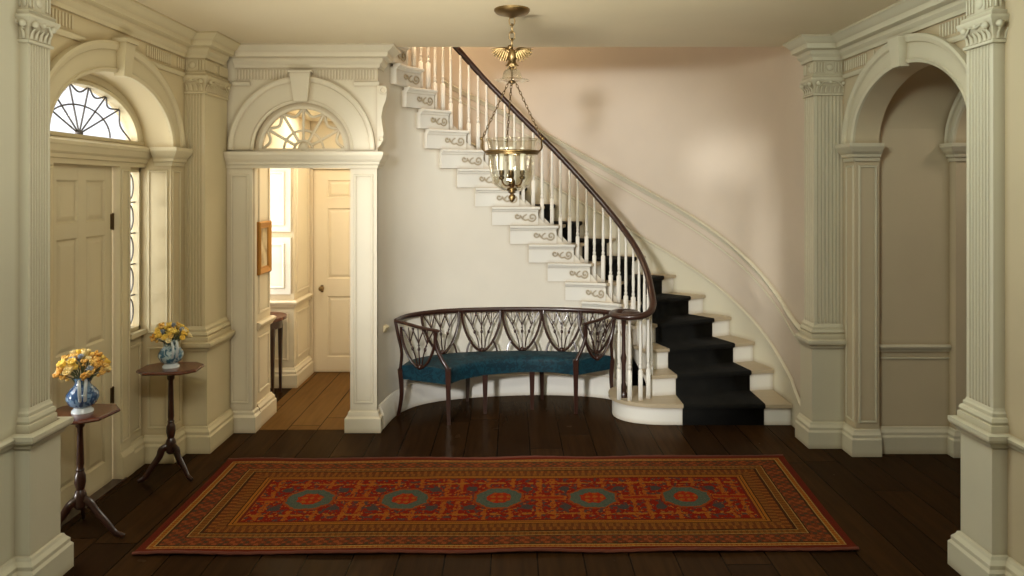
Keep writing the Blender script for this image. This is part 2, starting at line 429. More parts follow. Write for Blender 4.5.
def reveal_panel(mb, x0, x1, y, z0, z1, d=.012, b=.025, sgn=-1):
    """picture-frame moulding on a face of constant y"""
    o = [(x0, z0), (x1, z0), (x1, z1), (x0, z1)]
    def ring(i, dy): return [(x0 + i, y + sgn * dy, z0 + i), (x1 - i, y + sgn * dy, z0 + i), (x1 - i, y + sgn * dy, z1 - i), (x0 + i, y + sgn * dy, z1 - i)]
    mb.rings([ring(0, 0), ring(b * .3, d), ring(b * .8, d * .9), ring(b, 0.001)])
def side_panel(mb, X, y0, y1, z0, z1, sgn=1, d=.012, b=.025):
    def ring(i, dx): return [(X + sgn * dx, y0 + i, z0 + i), (X + sgn * dx, y1 - i, z0 + i), (X + sgn * dx, y1 - i, z1 - i), (X + sgn * dx, y0 + i, z1 - i)]
    mb.rings([ring(0, 0), ring(b * .3, d), ring(b * .8, d * .9), ring(b, 0.001)])

IMP = [(0, 2.27), (.012, 2.27), (.016, 2.295), (.03, 2.305), (.034, 2.325), (.055, 2.345), (.075, 2.375), (.08, 2.385), (.08, 2.41), (0, 2.415)]
yj = LY + LHW
m_ = MB().sweep([(-2.74, yj), (LW, yj), (LW, 5.73)], IMP)
m_.build('impost_cap', 'trim', w)
m_ = MB(); side_panel(m_, LW, yj + .02, 5.69, .25, 2.24, 1, .008, .02); reveal_panel(m_, -2.80, LW - .02, yj, .98, 2.24, .008, .02); reveal_panel(m_, -2.80, LW - .02, yj, .25, .88, .008, .02)
m_.build('pier_panel_moulding', 'trim', w)
MB().sweep([(-2.82, yj), (LW, yj), (LW, 5.73)], BASE).build('pier_base', 'trim', w)

# ------------------------------------------------------------------ front door recess (left)
DX = -2.86
d1 = sroot('door_1', 'cream six panel front door in left arched recess', 'door')
def panel_door(root, mk, matn, w, h, rows, cols, loc_fn, t=.04, st=.075, mid=.075):
    """door leaf built in local (a across, z, out) with raised panels as geometry"""
    mb = MB()
    def bx(a0, a1, z0, z1, o0, o1):
        P = [loc_fn(a, z, oo) for a, z, oo in ((a0, z0, o0), (a1, z0, o0), (a1, z0, o1), (a0, z0, o1), (a0, z1, o0), (a1, z1, o0), (a1, z1, o1), (a0, z1, o1))]
        mb.add(P, [(0, 3, 2, 1), (4, 5, 6, 7), (0, 1, 5, 4), (1, 2, 6, 5), (2, 3, 7, 6), (3, 0, 4, 7)])
    bx(0, w, 0, h, -t, -.012)
    cw = (w - 2 * st - (cols - 1) * mid) / cols
    prev = 0
    for a0 in [0] + [st + cw * (i + 1) + mid * i for i in range(cols)]:
        bx(a0, a0 + (st if a0 == 0 or a0 > w - st - .001 else mid), 0, h, -.012, 0)
    edges = [0] + [z for r in rows for z in r] + [h]
    for i in range(0, len(edges), 2): bx(st * .5, w - st * .5, edges[i], edges[i + 1], -.012, -.0005)
    for (z0, z1) in rows:
        for c in range(cols):
            a0 = st + c * (cw + mid); a1 = a0 + cw
            def ring(i, oo): return [loc_fn(a, z, oo) for a, z in ((a0 + i, z0 + i), (a1 - i, z0 + i), (a1 - i, z1 - i), (a0 + i, z1 - i))]
            mb.rings([ring(0, 0), ring(.012, -.011), ring(.02, -.011), ring(.045, -.003)], False, True)
    return mb.build('door_leaf', matn, root)
panel_door(d1, None, 'door', .71, 2.25, [(.16, .90), (1.02, 1.76), (1.86, 2.14)], 2, lambda a, z, o: (DX + o, LY - .355 + a, z + .012), st=.085, mid=.09)
for z in (.62, 1.86):
    hb = MB().bbox(DX - .004, DX + .004, LY + .335, LY + .358, z - .055, z + .055, .002); hb.tube([(DX + .006, LY + .362, z - .06), (DX + .006, LY + .362, z + .06)], .007)
    hb.build('hinge', 'brass_dark', d1, 40)
fb = MB()
for s in (-1, 1):
    a0, a1 = LY + s * .375, LY + s * .515
    fb.box(DX - .04, DX + .05, min(a0, a1), max(a0, a1), 0, 2.28)
    side_panel(fb, DX + .05, min(a0, a1) + .015, max(a0, a1) - .015, .26, 2.24, 1, .008, .02)
fb.build('door_post', 'trim', d1)
MB().sweep([(DX + .05, LY + .375), (DX + .05, LY + .515), (DX + .0, LY + .515)][::-1][::-1], [(0, 0), (.02, 0), (.02, .16), (.008, .19), (0, .2)]).build('post_base', 'trim', d1)
tb = MB().sweep([(-2.92, LY - LHW), (-2.92, LY + LHW + .005)], [(0, 2.255), (.11, 2.255), (.11, 2.285), (.125, 2.292), (.13, 2.315), (.15, 2.33), (.165, 2.365), (.175, 2.375), (.175, 2.395), (.05, 2.44), (0, 2.44)])
tb.build('transom', 'trim', d1)
MB().box(-2.9, -2.78, LY - .41, LY + .41, 0, .012).build('threshold', 'mahogany', d1)

# sidelight (window_1), fanlight (window_2)
s1 = sroot('window_1', 'tall narrow sidelight with dark curved muntins beside the front door', 'window')
ya, yb = LY + .515, LY + LHW - .012
sb = MB()
sb.box(DX - .05, DX + .012, ya, ya + .018, 1.02, 2.27); sb.box(DX - .05, DX + .012, yb - .02, yb, 1.02, 2.27); sb.box(DX - .05, DX + .012, ya, yb, 1.02, 1.05); sb.box(DX - .05, DX + .012, ya, yb, 2.22, 2.27)
sb.build('sash', 'trim', s1)
pb = MB().box(DX - .05, DX + .02, ya, yb, 0, 1.02); side_panel(pb, DX + .02, ya + .02, yb - .02, .26, .92, 1, .01, .02); pb.build('lower_panel', 'trim', s1)
MB().box(DX - .02, DX + .06, ya - .005, yb, .985, 1.02).build('sill', 'trim', s1)
MB().sweep([(DX + .02, ya), (DX + .02, yb)], BASE).build('panel_base', 'trim', s1)
MB().box(DX - .03, DX - .026, ya, yb, 1.04, 2.25).build('pane', 'pane', s1)
mm = MB(); yc = (ya + yb) / 2
for i in range(5):
    zc = 1.17 + i * .235
    mm.torus((DX - .02, yc, zc), .1, .006, 'x', 24, 6, (.62, 1.0))
    mm.tube([(DX - .02, ya, zc + .117), (DX - .02, yb, zc + .117)], .006, 6)
mm.build('muntins', 'lead', s1, 60)

s2 = sroot('window_2', 'bright elliptical fanlight with dark spoked muntins above the front door', 'window')
FX, FZ, FW, FR = DX - .02, 2.45, .66, .345
band(lambda a, z, o: (FX + o, LY + a, FZ + z), FW - .01, FR - .01, FW + .12, FR + .085, prof=[(0, 0), (0, .05), (.2, .06), (.35, .045), (.8, .06), (1, .09), (1, -.04), (0, -.04)]).build('curved_frame', 'trim', s2, 30)
MB().box(FX - .04, FX + .06, LY - LHW, LY + LHW, 2.425, FZ).build('sill', 'trim', s2)
n = 32
fan = [(FX - .012, LY, FZ)] + [(FX - .012, LY - FW * math.cos(PI * i / n), FZ + FR * math.sin(PI * i / n)) for i in range(n + 1)]
MB().add(fan, [(0, i, i + 1) for i in range(1, n + 1)]).build('pane', 'pane', s2)
mm = MB()
def fanpt(f, a): return (FX, LY - FW * f * math.cos(a), FZ + .01 + FR * f * math.sin(a))
angs = [math.radians(x) for x in (20, 40, 60, 80, 100, 120, 140, 160)]
for a in angs[1:-1]: mm.tube([fanpt(.06, a), fanpt(.97, a)], .0055, 6)
mm.tube([fanpt(.56, PI * i / 20) for i in range(21)], .0055, 6)
cuts = [0, angs[1], angs[2], angs[3], angs[4], angs[5], angs[6], PI]
for a, b in zip(cuts[:-1], cuts[1:]):
    mm.tube([fanpt(.97 - .16 * math.sin(PI * i / 10), a + (b - a) * i / 10) for i in range(11)], .006, 6)
mm.ball((FX, LY, FZ + .015), .025)
mm.build('muntins', 'lead', s2, 60)
# infill of recess back wall around fanlight, light tight
rb = MB(); N = 28
for i in range(N):
    a, b = PI * i / N, PI * (i + 1) / N
    rb.add([(FX - .03, LY - (FW + .1) * math.cos(a), FZ + (FR + .07) * math.sin(a)), (FX - .03, LY - (FW + .1) * math.cos(b), FZ + (FR + .07) * math.sin(b)),
            (FX - .03, LY - (LHW + .1) * math.cos(b), FZ + .75 * math.sin(b) + .02), (FX - .03, LY - (LHW + .1) * math.cos(a), FZ + .75 * math.sin(a) + .02)], [(0, 1, 2, 3)])
rb.build('spandrel', 'trim', s2)

# ------------------------------------------------------------------ pilasters
def fluted(x0, x1, y0, y1, faces, n=7, d=.009):
    """footprint polygon (ccw) with flutes on the named faces: 'S' (-y), 'E' (+x), 'W' (-x)"""
    def edge(p, q, nrm, cnt):
        out = [p]; L = math.dist(p, q); ux, uy = (q[0] - p[0]) / L, (q[1] - p[1]) / L
        mgn = L * .09; pit = (L - 2 * mgn) / cnt; wv = pit * .36
        for i in range(cnt):
            c = mgn + pit * (i + .5)
            for k in range(7):
                a = PI * k / 6; s_ = c - wv * math.cos(a); dd = d * math.sin(a)
                out.append((p[0] + ux * s_ - nrm[0] * dd, p[1] + uy * s_ - nrm[1] * dd))
        return out
    pts = []
    pts += edge((x0, y0), (x1, y0), (0, -1), n) if 'S' in faces else [(x0, y0)]
    pts += edge((x1, y0), (x1, y1), (1, 0), faces.get('E', n)) if 'E' in faces else [(x1, y0)]
    pts += [(x1, y1)]
    pts += edge((x0, y1), (x0, y0), (-1, 0), faces.get('W', n)) if 'W' in faces else [(x0, y1)]
    return pts
CAPZ = 2.865
def pilaster(root_name, label, x0, x1, y0, y1, sides, faces, matn, G=.03, ZD=-.015, SB=1):
    """footprint of the shaft; sides: exposed corner path order for the mouldings, travelling with the outside on the right hand"""
    r = sroot(root_name, label, 'pilaster')
    def path(g):
        X0, X1, Y0, Y1 = x0 - (g if 'W' in sides else 0), x1 + (g if 'E' in sides else 0), y0 - (g if 'S' in sides else 0), y1 + (g if 'N' in sides else 0)
        c = {'SE': (X1, Y0), 'NE': (X1, Y1), 'SW': (X0, Y0), 'NW': (X0, Y1)}
        if 'E' in sides and 'W' not in sides: return [(X0, Y0), c['SE'], c['NE']] + ([(X0, Y1)] if 'N' in sides else []), (X0, X1, Y0, Y1)
        return ([(X1, Y1)] if 'N' in sides else []) + [c['NW'], c['SW'], (X1, Y0)], (X0, X1, Y0, Y1)
    def rev(p): return p
    pd, bx = path(G)
    mb = MB().box(*bx, 0, .84 + ZD); mb.build('pedestal', matn, r)
    def swp(p, prof):
        # travel so that outside is on the right: counter-clockwise footprint => outside right
        return MB().sweep(p, prof)
    swp(pd, BASE).build('plinth', matn, r)
    swp(pd, [(o_, z_ + ZD) for o_, z_ in [(0, .815), (.012, .815), (.02, .835), (.04, .85), (.045, .865), (.045, .885), (.02, .89), (0, .89)]]).build('pedestal_cap', matn, r)
    ps, bs = path(0)
    swp(ps, [(o_ * SB, z_ + ZD) for o_, z_ in [(0, .885), (.04, .885), (.04, .925), (.028, .93), (.036, .945), (.028, .962), (.016, .968), (.016, .985), (.006, .995), (0, 1.01)]]).build('shaft_base', matn, r)
    MB().prism(fluted(x0, x1, y0, y1, faces), .885 + ZD, CAPZ).build('shaft', matn, r)
    cap = MB().box(*bs, CAPZ - .01, 2.995)
    cap.sweep(ps, [(0, CAPZ - .012), (.012, CAPZ - .008), (.014, CAPZ + .004), (.004, CAPZ + .012), (.002, CAPZ + .03), (.008, CAPZ + .075), (.028, CAPZ + .105), (.03, CAPZ + .11), (.035, 2.985), (.035, 2.998), (0, 2.998)])
    cap.build('capital', matn, r)
    # carved leaves, rosette and scrolls
    orn = MB()
    def face_orn(p, q, nrm):
        L = math.dist(p, q); ux, uy = (q[0] - p[0]) / L, (q[1] - p[1]) / L
        def at(s_, z, o_): return (p[0] + ux * s_ + nrm[0] * o_, p[1] + uy * s_ + nrm[1] * o_, z)
        for s_ in (L * .1, L * .9):
            orn.ball(at(s_, CAPZ + .088, .026), .019, 10, 6)
            orn.tube([at(s_, CAPZ + .06, .02), at(s_ + (L * .5 - s_) * .45, CAPZ + .1, .024), at(L * .5, CAPZ + .09, .022)], .008, 6)
        orn.ball(at(L * .5, CAPZ + .098, .018), .018, 10, 6)
        k = max(3, int(L / .035))
        for i in range(k):
            s_ = L * (i + .5) / k
            orn.tube([at(s_, CAPZ + .012, .004), at(s_, CAPZ + .045, .010), at(s_, CAPZ + .066, .026)], [.009, .008, .004], 6)
    if 'S' in sides: face_orn((x0, y0), (x1, y0), (0, -1))
    if 'E' in sides: face_orn((x1, y0), (x1, y1), (1, 0))
    if 'W' in sides: face_orn((x0, y1), (x0, y0), (-1, 0))
    orn.build('carved_ornament', matn, r, 60)
    # entablature block above
    eb = MB().box(*bs, 2.995, CEIL)
    eb.sweep(ps, [(0, 2.998), (.015, 2.998), (.02, 3.02), (.012, 3.028), (0, 3.03)]); eb.build('entablature_block', matn, r)
    fl = MB()
    def fr_orn(p, q, nrm):
        L = math.dist(p, q); ux, uy = (q[0] - p[0]) / L, (q[1] - p[1]) / L
        k = max(4, int(L / .022))
        for i in range(k):
            if abs(i - (k - 1) / 2) < 1.6 and k > 6: continue
            s_ = L * (i + .5) / k; h = .004
            a = (p[0] + ux * s_, p[1] + uy * s_)
            fl.tube([(a[0] + nrm[0] * h, a[1] + nrm[1] * h, 3.045), (a[0] + nrm[0] * h, a[1] + nrm[1] * h, 3.125)], .0065, 5)
        c = (p[0] + ux * L / 2, p[1] + uy * L / 2)
        if k > 6:
            fl.ball((c[0], c[1], 3.085), .03, 12, 6, (1 if nrm[0] == 0 else .35, 1 if nrm[1] == 0 else .35, 1))
    if 'S' in sides: fr_orn((x0, y0), (x1, y0), (0, -1))
    if 'E' in sides: fr_orn((x1, y0), (x1, y1), (1, 0))
    if 'W' in sides: fr_orn((x0, y1), (x0, y0), (-1, 0))
    fl.build('frieze_ornament', matn, r, 60)
    return r
pilaster('trim_1', 'pale fluted pilaster at the near left edge beside the front table', -2.62, -2.515, 3.74, 3.92, 'ESN', {'E': 7}, 'trim_near', .035, -.055, .6)
pilaster('trim_2', 'fluted cream corner pilaster between entrance recess and small archway', -2.66, -2.46, 5.765, 6.22, 'ES', {'S': 1}, 'trim')
pilaster('trim_3', 'fluted pale pilaster at the foot of the stairs by right arch', 2.465, 2.72, 5.875, 6.08, 'WS', {'S': 1, 'W': 4}, 'trim_right')
pilaster('trim_4', 'pale fluted pilaster at the near right edge of the hall', 2.50, 2.66, 3.74, 3.96, 'WSN', {'W': 7}, 'trim_near', .02, -.055, .8)

# ------------------------------------------------------------------ right wall, passage
RW = 2.70; RY, RHW, RSP, RR = 4.946, .72, 2.45, .50
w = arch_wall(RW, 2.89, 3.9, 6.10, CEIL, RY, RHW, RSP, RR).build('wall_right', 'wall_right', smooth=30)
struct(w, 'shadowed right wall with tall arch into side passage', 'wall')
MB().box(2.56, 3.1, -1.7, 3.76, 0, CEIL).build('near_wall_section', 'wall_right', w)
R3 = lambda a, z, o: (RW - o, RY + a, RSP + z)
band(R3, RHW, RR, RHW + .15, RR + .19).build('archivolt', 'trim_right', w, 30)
kb = MB()
y0, y1, yb0, yb1 = RY - .07, RY + .07, RY - .05, RY + .05
kb.rings([[(RW, yb0, 2.93), (RW - .065, yb0, 2.93), (RW - .065, yb1, 2.93), (RW, yb1, 2.93)], [(RW, y0, 3.13), (RW - .085, y0, 3.13), (RW - .085, y1, 3.13), (RW, y1, 3.13)]], True, True)
kb.build('keystone', 'trim_right', w)
yj = RY + RHW
IMPR = [(o_, z + .04) for o_, z in IMP]
MB().sweep([(RW, 5.84), (RW, yj), (2.89, yj)], IMPR).build('impost_cap', 'trim_right', w)
m_ = MB(); side_panel(m_, RW, yj + .02, 5.82, .25, 2.28, -1, .008, .02); reveal_panel(m_, RW + .025, 2.875, yj, .25, 2.28, .010, .022)
m_.build('pier_panel_moulding', 'trim_right', w)
MB().sweep([(RW, 5.84), (RW, yj), (2.89, yj)], BASE).build('pier_base', 'trim_right', w)
# passage
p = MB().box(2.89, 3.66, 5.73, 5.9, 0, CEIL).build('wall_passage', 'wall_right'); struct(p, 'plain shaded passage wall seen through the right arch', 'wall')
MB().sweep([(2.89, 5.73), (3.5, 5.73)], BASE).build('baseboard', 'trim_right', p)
cr_ = MB().sweep([(2.89, 5.73), (3.5, 5.73)], rail_prof(.80)); cr_.sweep([(2.89, 5.73), (3.5, 5.73)], [(0, .74), (.008, .74), (.008, .752), (0, .755)]); cr_.build('chair_rail', 'trim_right', p)
vb = MB(); n = 24
def vring(x): return [(x, RY - .79 * math.cos(PI * i / n), 2.50 + .62 * math.sin(PI * i / n)) for i in range(n + 1)]
vb.rings([vring(2.88), vring(3.55)], closed=False)
v_ = vb.build('ceiling.003', 'wall_right', smooth=60); struct(v_, 'barrel vault of the side passage behind the right arch', 'ceiling')
RB = MB(); 
w2 = arch_wall(3.48, 3.64, 3.9, 5.74, CEIL, RY, .70, RSP - .02, .50).build('wall_passage.001', 'wall_right', smooth=30); struct(w2, 'second arch deeper in the right passage', 'wall')
band(lambda a, z, o: (3.48 - o, RY + a, RSP - .02 + z), .70, .50, .79, .62).build('archivolt', 'trim_right', w2, 30)
MB().sweep([(3.48, 5.73), (3.48, RY + .70), (3.64, RY + .70)], IMPR).build('impost_cap', 'trim_right', w2)
MB().sweep([(3.48, 5.73), (3.48, RY + .70), (3.64, RY + .70)], BASE).build('pier_base', 'trim_right', w2)
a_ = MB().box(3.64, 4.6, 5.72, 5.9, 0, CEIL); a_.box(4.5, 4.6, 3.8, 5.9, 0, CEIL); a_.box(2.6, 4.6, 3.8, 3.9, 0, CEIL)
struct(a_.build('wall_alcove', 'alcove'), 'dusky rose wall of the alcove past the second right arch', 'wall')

# near side chair rails and baseboards
nl = MB().sweep([(-2.56, -1.6), (-2.56, 3.70)], rail_prof(.775)); nl.build('trim_5', 'trim_near'); struct(nl and bpy.data.objects['trim_5'], 'chair rail on the near left wall', 'chair rail')
nr = MB().sweep([(2.56, 3.70), (2.56, -1.6)], rail_prof(.775)).build('trim_6', 'trim_right'); struct(nr, 'chair rail on the near right wall', 'chair rail')
struct(MB().sweep([(-2.56, -1.6), (-2.56, 3.70)], BASE).build('baseboard_left', 'trim_near'), 'baseboard of the near left wall', 'baseboard')
struct(MB().sweep([(2.56, 3.70), (2.56, -1.6)], BASE).build('baseboard_right', 'trim_right'), 'baseboard of the near right wall', 'baseboard')

# ------------------------------------------------------------------ cornices
def cornice(name, label, path, matn, fr_spans):
    r = sroot(name, label, 'cornice')
    MB().sweep(path, CORNICE).build('crown_moulding', matn, r)
    fb = MB()
    for (x, ya_, yb_, sgn) in fr_spans:
        n_ = int(abs(yb_ - ya_) / .03)
        for i in range(n_):
            if (i // 9) % 2 and (i % 9) in (3, 4, 5): continue
            y = ya_ + (yb_ - ya_) * (i + .5) / n_
            fb.tube([(x + sgn * .003, y, 3.045), (x + sgn * .003, y, 3.125)], .008, 5)
        fb.sweep([(x, ya_), (x, yb_)], [(0, 2.985), (.012, 2.985), (.02, 3.0), (.022, 3.015), (.01, 3.022), (0, 3.025)])
    fb.build('fluted_frieze', matn, r)
    return r
cornice('trim_7', 'stepped crown cornice along the left wall', [(-2.56, -1.6), (-2.56, 3.74), (-2.515, 3.74), (-2.515, 3.92), (LW, 3.92), (LW, 5.765), (-2.46, 5.765), (-2.46, 6.12)], 'trim', [(LW, 3.93, LY - .40, 1), (LW, LY + .36, 5.75, 1)])
cornice('trim_8', 'stepped crown cornice along the right wall ending at the stairwell', [(2.465, 6.10), (2.465, 5.875), (RW, 5.875), (RW, 3.96), (2.50, 3.96), (2.50, 3.74), (2.56, 3.74), (2.56, -1.6)], 'trim_right', [(RW, 5.84, RY + .40, -1), (RW, RY - .40, 3.97, -1)])

# ------------------------------------------------------------------ portal wall (back left)
PY, PX0, PX1, PXR = 6.24, -2.24, -1.395, -1.165
PC = (PX0 + PX1) / 2; PR = .41; PS = 2.43
def arch_wall_y(Y0, Y1, x0, x1, z1, xc, hw, spring, rise):
    mb = arch_wall(Y0, Y1, x0, x1, z1, xc, hw, spring, rise)
    return mb.map(lambda x, y, z: (y, x, z))
w = arch_wall_y(PY, PY + .08, -2.9, PXR, CEIL, PC, (PX1 - PX0) / 2, PS, PR).build('wall_back', 'portal', smooth=30)
struct(w, 'pale panelled wall with arched doorway to the small back room', 'wall')
P3 = lambda a, z, o: (PC + a, PY - o, PS + z)
band(P3, PR + .01, PR, PR + .225, PR + .225, prof=[(0, 0), (0, .02), (.08, .032), (.14, .02), (.78, .02), (.82, .035), (.94, .045), (1, .04), (1, 0)]).build('archivolt', 'portal', w, 30)
kb = MB().rings([[(PC - .058, PY, 2.845), (PC - .058, PY - .06, 2.845), (PC + .058, PY - .06, 2.845), (PC + .058, PY, 2.845)], [(PC - .088, PY, 3.09), (PC - .088, PY - .085, 3.09), (PC + .088, PY - .085, 3.09), (PC + .088, PY, 3.09)]], True, True)
kb.box(PC - .1, PC + .1, PY - .095, PY, 3.09, 3.105); kb.build('keystone', 'portal', w)
for x0, x1 in ((-2.46, PX0), (PX1, PXR)):
    pb = MB().box(x0, x1, PY - .03, PY + .02, 0, 2.30); reveal_panel(pb, x0 + .03, x1 - .03, PY - .03, .24, 2.22, .008, .022); pb.build('pier', 'portal', w)
MB().sweep([(-2.46, PY - .03), (PX0, PY - .03), (PX0, PY + .08)], [(0, 0), (.04, 0), (.04, .13), (.02, .15), (.02, .17), (0, .18)]).build('pier_base', 'portal', w)
MB().sweep([(PX1, PY + .08), (PX1, PY - .03), (PXR, PY - .03), (PXR, PY + .18)], [(0, 0), (.04, 0), (.04, .12), (.02, .135), (.015, .17), (0, .18)]).build('pier_base', 'portal', w)
ib = MB().sweep([(-2.46, PY - .03), (PXR, PY - .03), (PXR, PY + .2)], [(o_ * .8, z) for o_, z in IMP]); ib.box(PX0, PX1, PY - .03, PY + .08, 2.275, 2.41)
ib.build('impost_band', 'portal', w)
MB().sweep([(-2.40, PY), (PXR, PY), (PXR, PY + .2)], CORNICE).build('crown_moulding', 'portal', w)
fb = MB()
for i in range(46):
    x = -2.40 + (PXR + 2.40) * (i + .5) / 46
    if abs(x - PC) < .11: continue
    fb.tube([(x, PY - .003, 3.04), (x, PY - .003, 3.125)], .0075, 5)
fb.sweep([(-2.42, PY), (PC - .45, PY)], [(0, 2.985), (.012, 2.985), (.02, 3.0), (.022, 3.015), (.01, 3.022), (0, 3.025)])
fb.sweep([(PC + .45, PY), (PXR, PY), (PXR, PY + .18)], [(0, 2.985), (.012, 2.985), (.02, 3.0), (.022, 3.015), (.01, 3.022), (0, 3.025)])
fb.build('fluted_frieze', 'portal', w)
# scroll console on the end of the wall
sp = [(0, 2.985), (.075, 2.985), (.085, 2.93), (.075, 2.86), (.05, 2.80), (.035, 2.72), (.045, 2.64), (.055, 2.57), (.045, 2.50), (.02, 2.46), (0, 2.44)]
cb = MB().rings([[(PXR + o_, PY - .02, z) for o_, z in sp], [(PXR + o_, PY + .14, z) for o_, z in sp]], True, True)
cb.torus((PXR + .05, PY - .02, 2.945), .028, .010, 'y', 16, 6); cb.torus((PXR + .03, PY - .02, 2.52), .018, .008, 'y', 16, 6)
cb.build('scroll_console', 'portal', w, 40)
# fanlight
f3 = sroot('window_3', 'white spoked semicircular fanlight over the archway to the back room', 'window')
def fp(f, a, o=0): return (PC - PR * f * math.cos(a), PY + .04 + o, PS + .0 + PR * f * math.sin(a))
mm = MB()
for dg in (30, 60, 90, 120, 150): mm.tube([fp(.22, math.radians(dg)), fp(.88, math.radians(dg))], .013, 8)
mm.tube([fp(.42, PI * i / 24) for i in range(25)], .011, 8); mm.tube([fp(.2, PI * i / 16) for i in range(17)], .012, 8)
for k in range(6):
    mm.tube([fp(.90 - .17 * math.sin(PI * i / 10), math.radians(30 * k) + math.radians(30) * i / 10) for i in range(11)], .013, 8)
mm.ball((PC, PY + .04, PS + .02), .05, 12, 6, (1, .5, 1))
mm.build('muntins', 'portal', f3, 60)
band(lambda a, z, o: (PC + a, PY + .04 - o, PS + z), PR * .87, PR * .87, PR + .005, PR + .005, prof=[(0, -.02), (0, .02), (.4, .03), (1, .02), (1, -.02)]).build('curved_frame', 'portal', f3, 30)
MB().box(PX0, PX1, PY + .02, PY + .08, 2.41, 2.445).build('sill', 'portal', f3)
MB().add([fp(0, 0)] + [fp(.95, PI * i / 24, .005) for i in range(25)], [(0, i, i + 1) for i in range(1, 25)]).build('pane', 'pane', f3)

# ------------------------------------------------------------------ back room
w = MB().box(-3.0, -2.25, 6.30, 6.7, 0, 2.9); w.box(-3.0, -2.30, 7.6, 8.3, 0, 2.9); w.box(-3.0, -2.78, 6.7, 7.6, 0, .9); w.box(-3.0, -2.78, 6.7, 7.6, 2.42, 2.9); w.box(-2.8, -2.25, 6.7, 7.6, 2.42, 2.9)
w = w.build('wall_back_room', 'wall_back_room'); struct(w, 'warm ivory left wall of the back room with a deep window bay', 'wall')
MB().sweep([(-2.25, 6.33), (-2.25, 6.7), (-2.77, 6.7), (-2.77, 7.6), (-2.30, 7.6), (-2.30, 8.2)], BASE).build('baseboard', 'wall_back_room', w)
MB().sweep([(-2.25, 6.33), (-2.25, 6.7), (-2.77, 6.7), (-2.77, 7.6), (-2.30, 7.6), (-2.30, 8.2)], rail_prof(.84, 1.3)).build('chair_rail', 'wall_back_room', w)
pm = MB(); side_panel(pm, -2.25, 6.38, 6.66, .98, 2.34, 1); side_panel(pm, -2.25, 6.38, 6.66, .28, .78, 1); side_panel(pm, -2.30, 7.68, 8.14, .98, 2.5, 1); side_panel(pm, -2.30, 7.68, 8.14, .28, .78, 1); reveal_panel(pm, -2.72, -2.36, 7.6, .28, .78)
pm.build('panel_moulding', 'wall_back_room', w)
w4 = sroot('window_4', 'bright back room window with pale folded panelled shutters', 'window')
for z0, z1 in ((.98, 1.58), (1.64, 2.34)):
    sb = MB().box(-2.74, -2.33, 7.575, 7.598, z0, z1); reveal_panel(sb, -2.68, -2.39, 7.575, z0 + .06, z1 - .06, .010, .03); sb.build('shutter', 'white', w4)
sb = MB()
for z in (.95, 1.3, 1.64, 2.0, 2.38): sb.box(-2.80, -2.77, 6.7, 7.6, z - .02, z + .02)
for y in (6.72, 7.0, 7.3, 7.58): sb.box(-2.80, -2.77, y - .015, y + .015, .93, 2.4)
sb.build('sash', 'white', w4)
MB().box(-2.795, -2.79, 6.7, 7.6, .93, 2.4).build('pane', 'pane', w4)
f = MB().box(-3.0, -1.14, 8.22, 8.35, 0, 2.9); f.box(-1.2, -1.165, 6.42, 8.3, 0, 2.9)
f = f.build('wall_back_room.001', 'wall_back_room'); struct(f, 'far wall of the back room around the inner door', 'wall')
d2 = sroot('door_2', 'tall narrow ivory panelled door at the end of back room', 'door')
DW, DXL = .60, -2.26
panel_door(d2, None, 'door_back', DW, 2.30, [(.17, .86), (1.06, 1.86), (1.98, 2.18)], 1, lambda a, z, o: (DXL + a, 8.19 - o, z + .01), st=.16)
kn = MB().lathe([(.001, 0), (.024, .002), (.024, .008), (.010, .012), (.009, .03), (.022, .04), (.028, .052), (.022, .066), (.001, .072)], n=16)
kn.xf(Matrix.Rotation(PI / 2, 4, 'X')); kn.build('knob', 'brass', d2, 40, loc=(DXL + .10, 8.185, .96))
kp = MB().bbox(DXL + .085, DXL + .115, 8.182, 8.19, .915, .995, .004); kp.build('lock_plate', 'brass_dark', d2)
cs = MB().box(-2.30, -2.262, 8.16, 8.22, 0, 2.36); cs.box(DXL + DW, DXL + DW + .08, 8.16, 8.22, 0, 2.36); cs.box(-2.30, DXL + DW + .08, 8.16, 8.22, 2.315, 2.40); cs.build('casing', 'door_back', d2)

# picture and side table in the back room
pf = thing('framed_picture', 'small gilt framed picture hanging on the ivory back room wall', 'picture', (-2.249, 6.50, 1.565))
fr = MB(); fw, fh, ft = .155, .235, .042
def fring(i, o_): return [(o_, -fw + i, -fh + i), (o_, fw - i, -fh + i), (o_, fw - i, fh - i), (o_, -fw + i, fh - i)]
fr.rings([fring(0, 0), fring(0, .022), fring(.012, .032), fring(.028, .026), fring(.05, .016), fring(.058, .02), fring(.064, .006)])
fr.build('frame', 'gilt', pf); MB().box(0.001, .007, -fw + .05, fw - .05, -fh + .05, fh - .05).build('print', 'picture', pf)
st = thing('side_table', 'small dark tapered leg table in the back room window bay', 'table', (-2.50, 7.28, 0))
tp = MB()
tp.rings([[(.21 * math.cos(a) if math.cos(a) > 0 else .24 * math.cos(a), .25 * math.sin(a), z) for a in [2 * PI * i / 24 for i in range(24)]] for z in (.775, .78, .80, .805)], True, True)
tp.build('tabletop', 'table', st, 40)
ap = MB(); ap.rings([[(.17 * math.cos(a) if math.cos(a) > 0 else .21 * math.cos(a), .21 * math.sin(a), z) for a in [2 * PI * i / 24 for i in range(24)]] for z in (.69, .776)], True, True); ap.build('apron', 'mahogany', st, 40)
for lx, ly in ((.12, -.12), (.12, .12), (-.17, -.12), (-.17, .12)):
    MB().rings([[(lx + sx * r_, ly + sy * r_, z) for sx, sy in ((-1, -1), (1, -1), (1, 1), (-1, 1))] for z, r_ in ((0, .011), (.70, .02))], True, True).build('leg', 'mahogany', st)

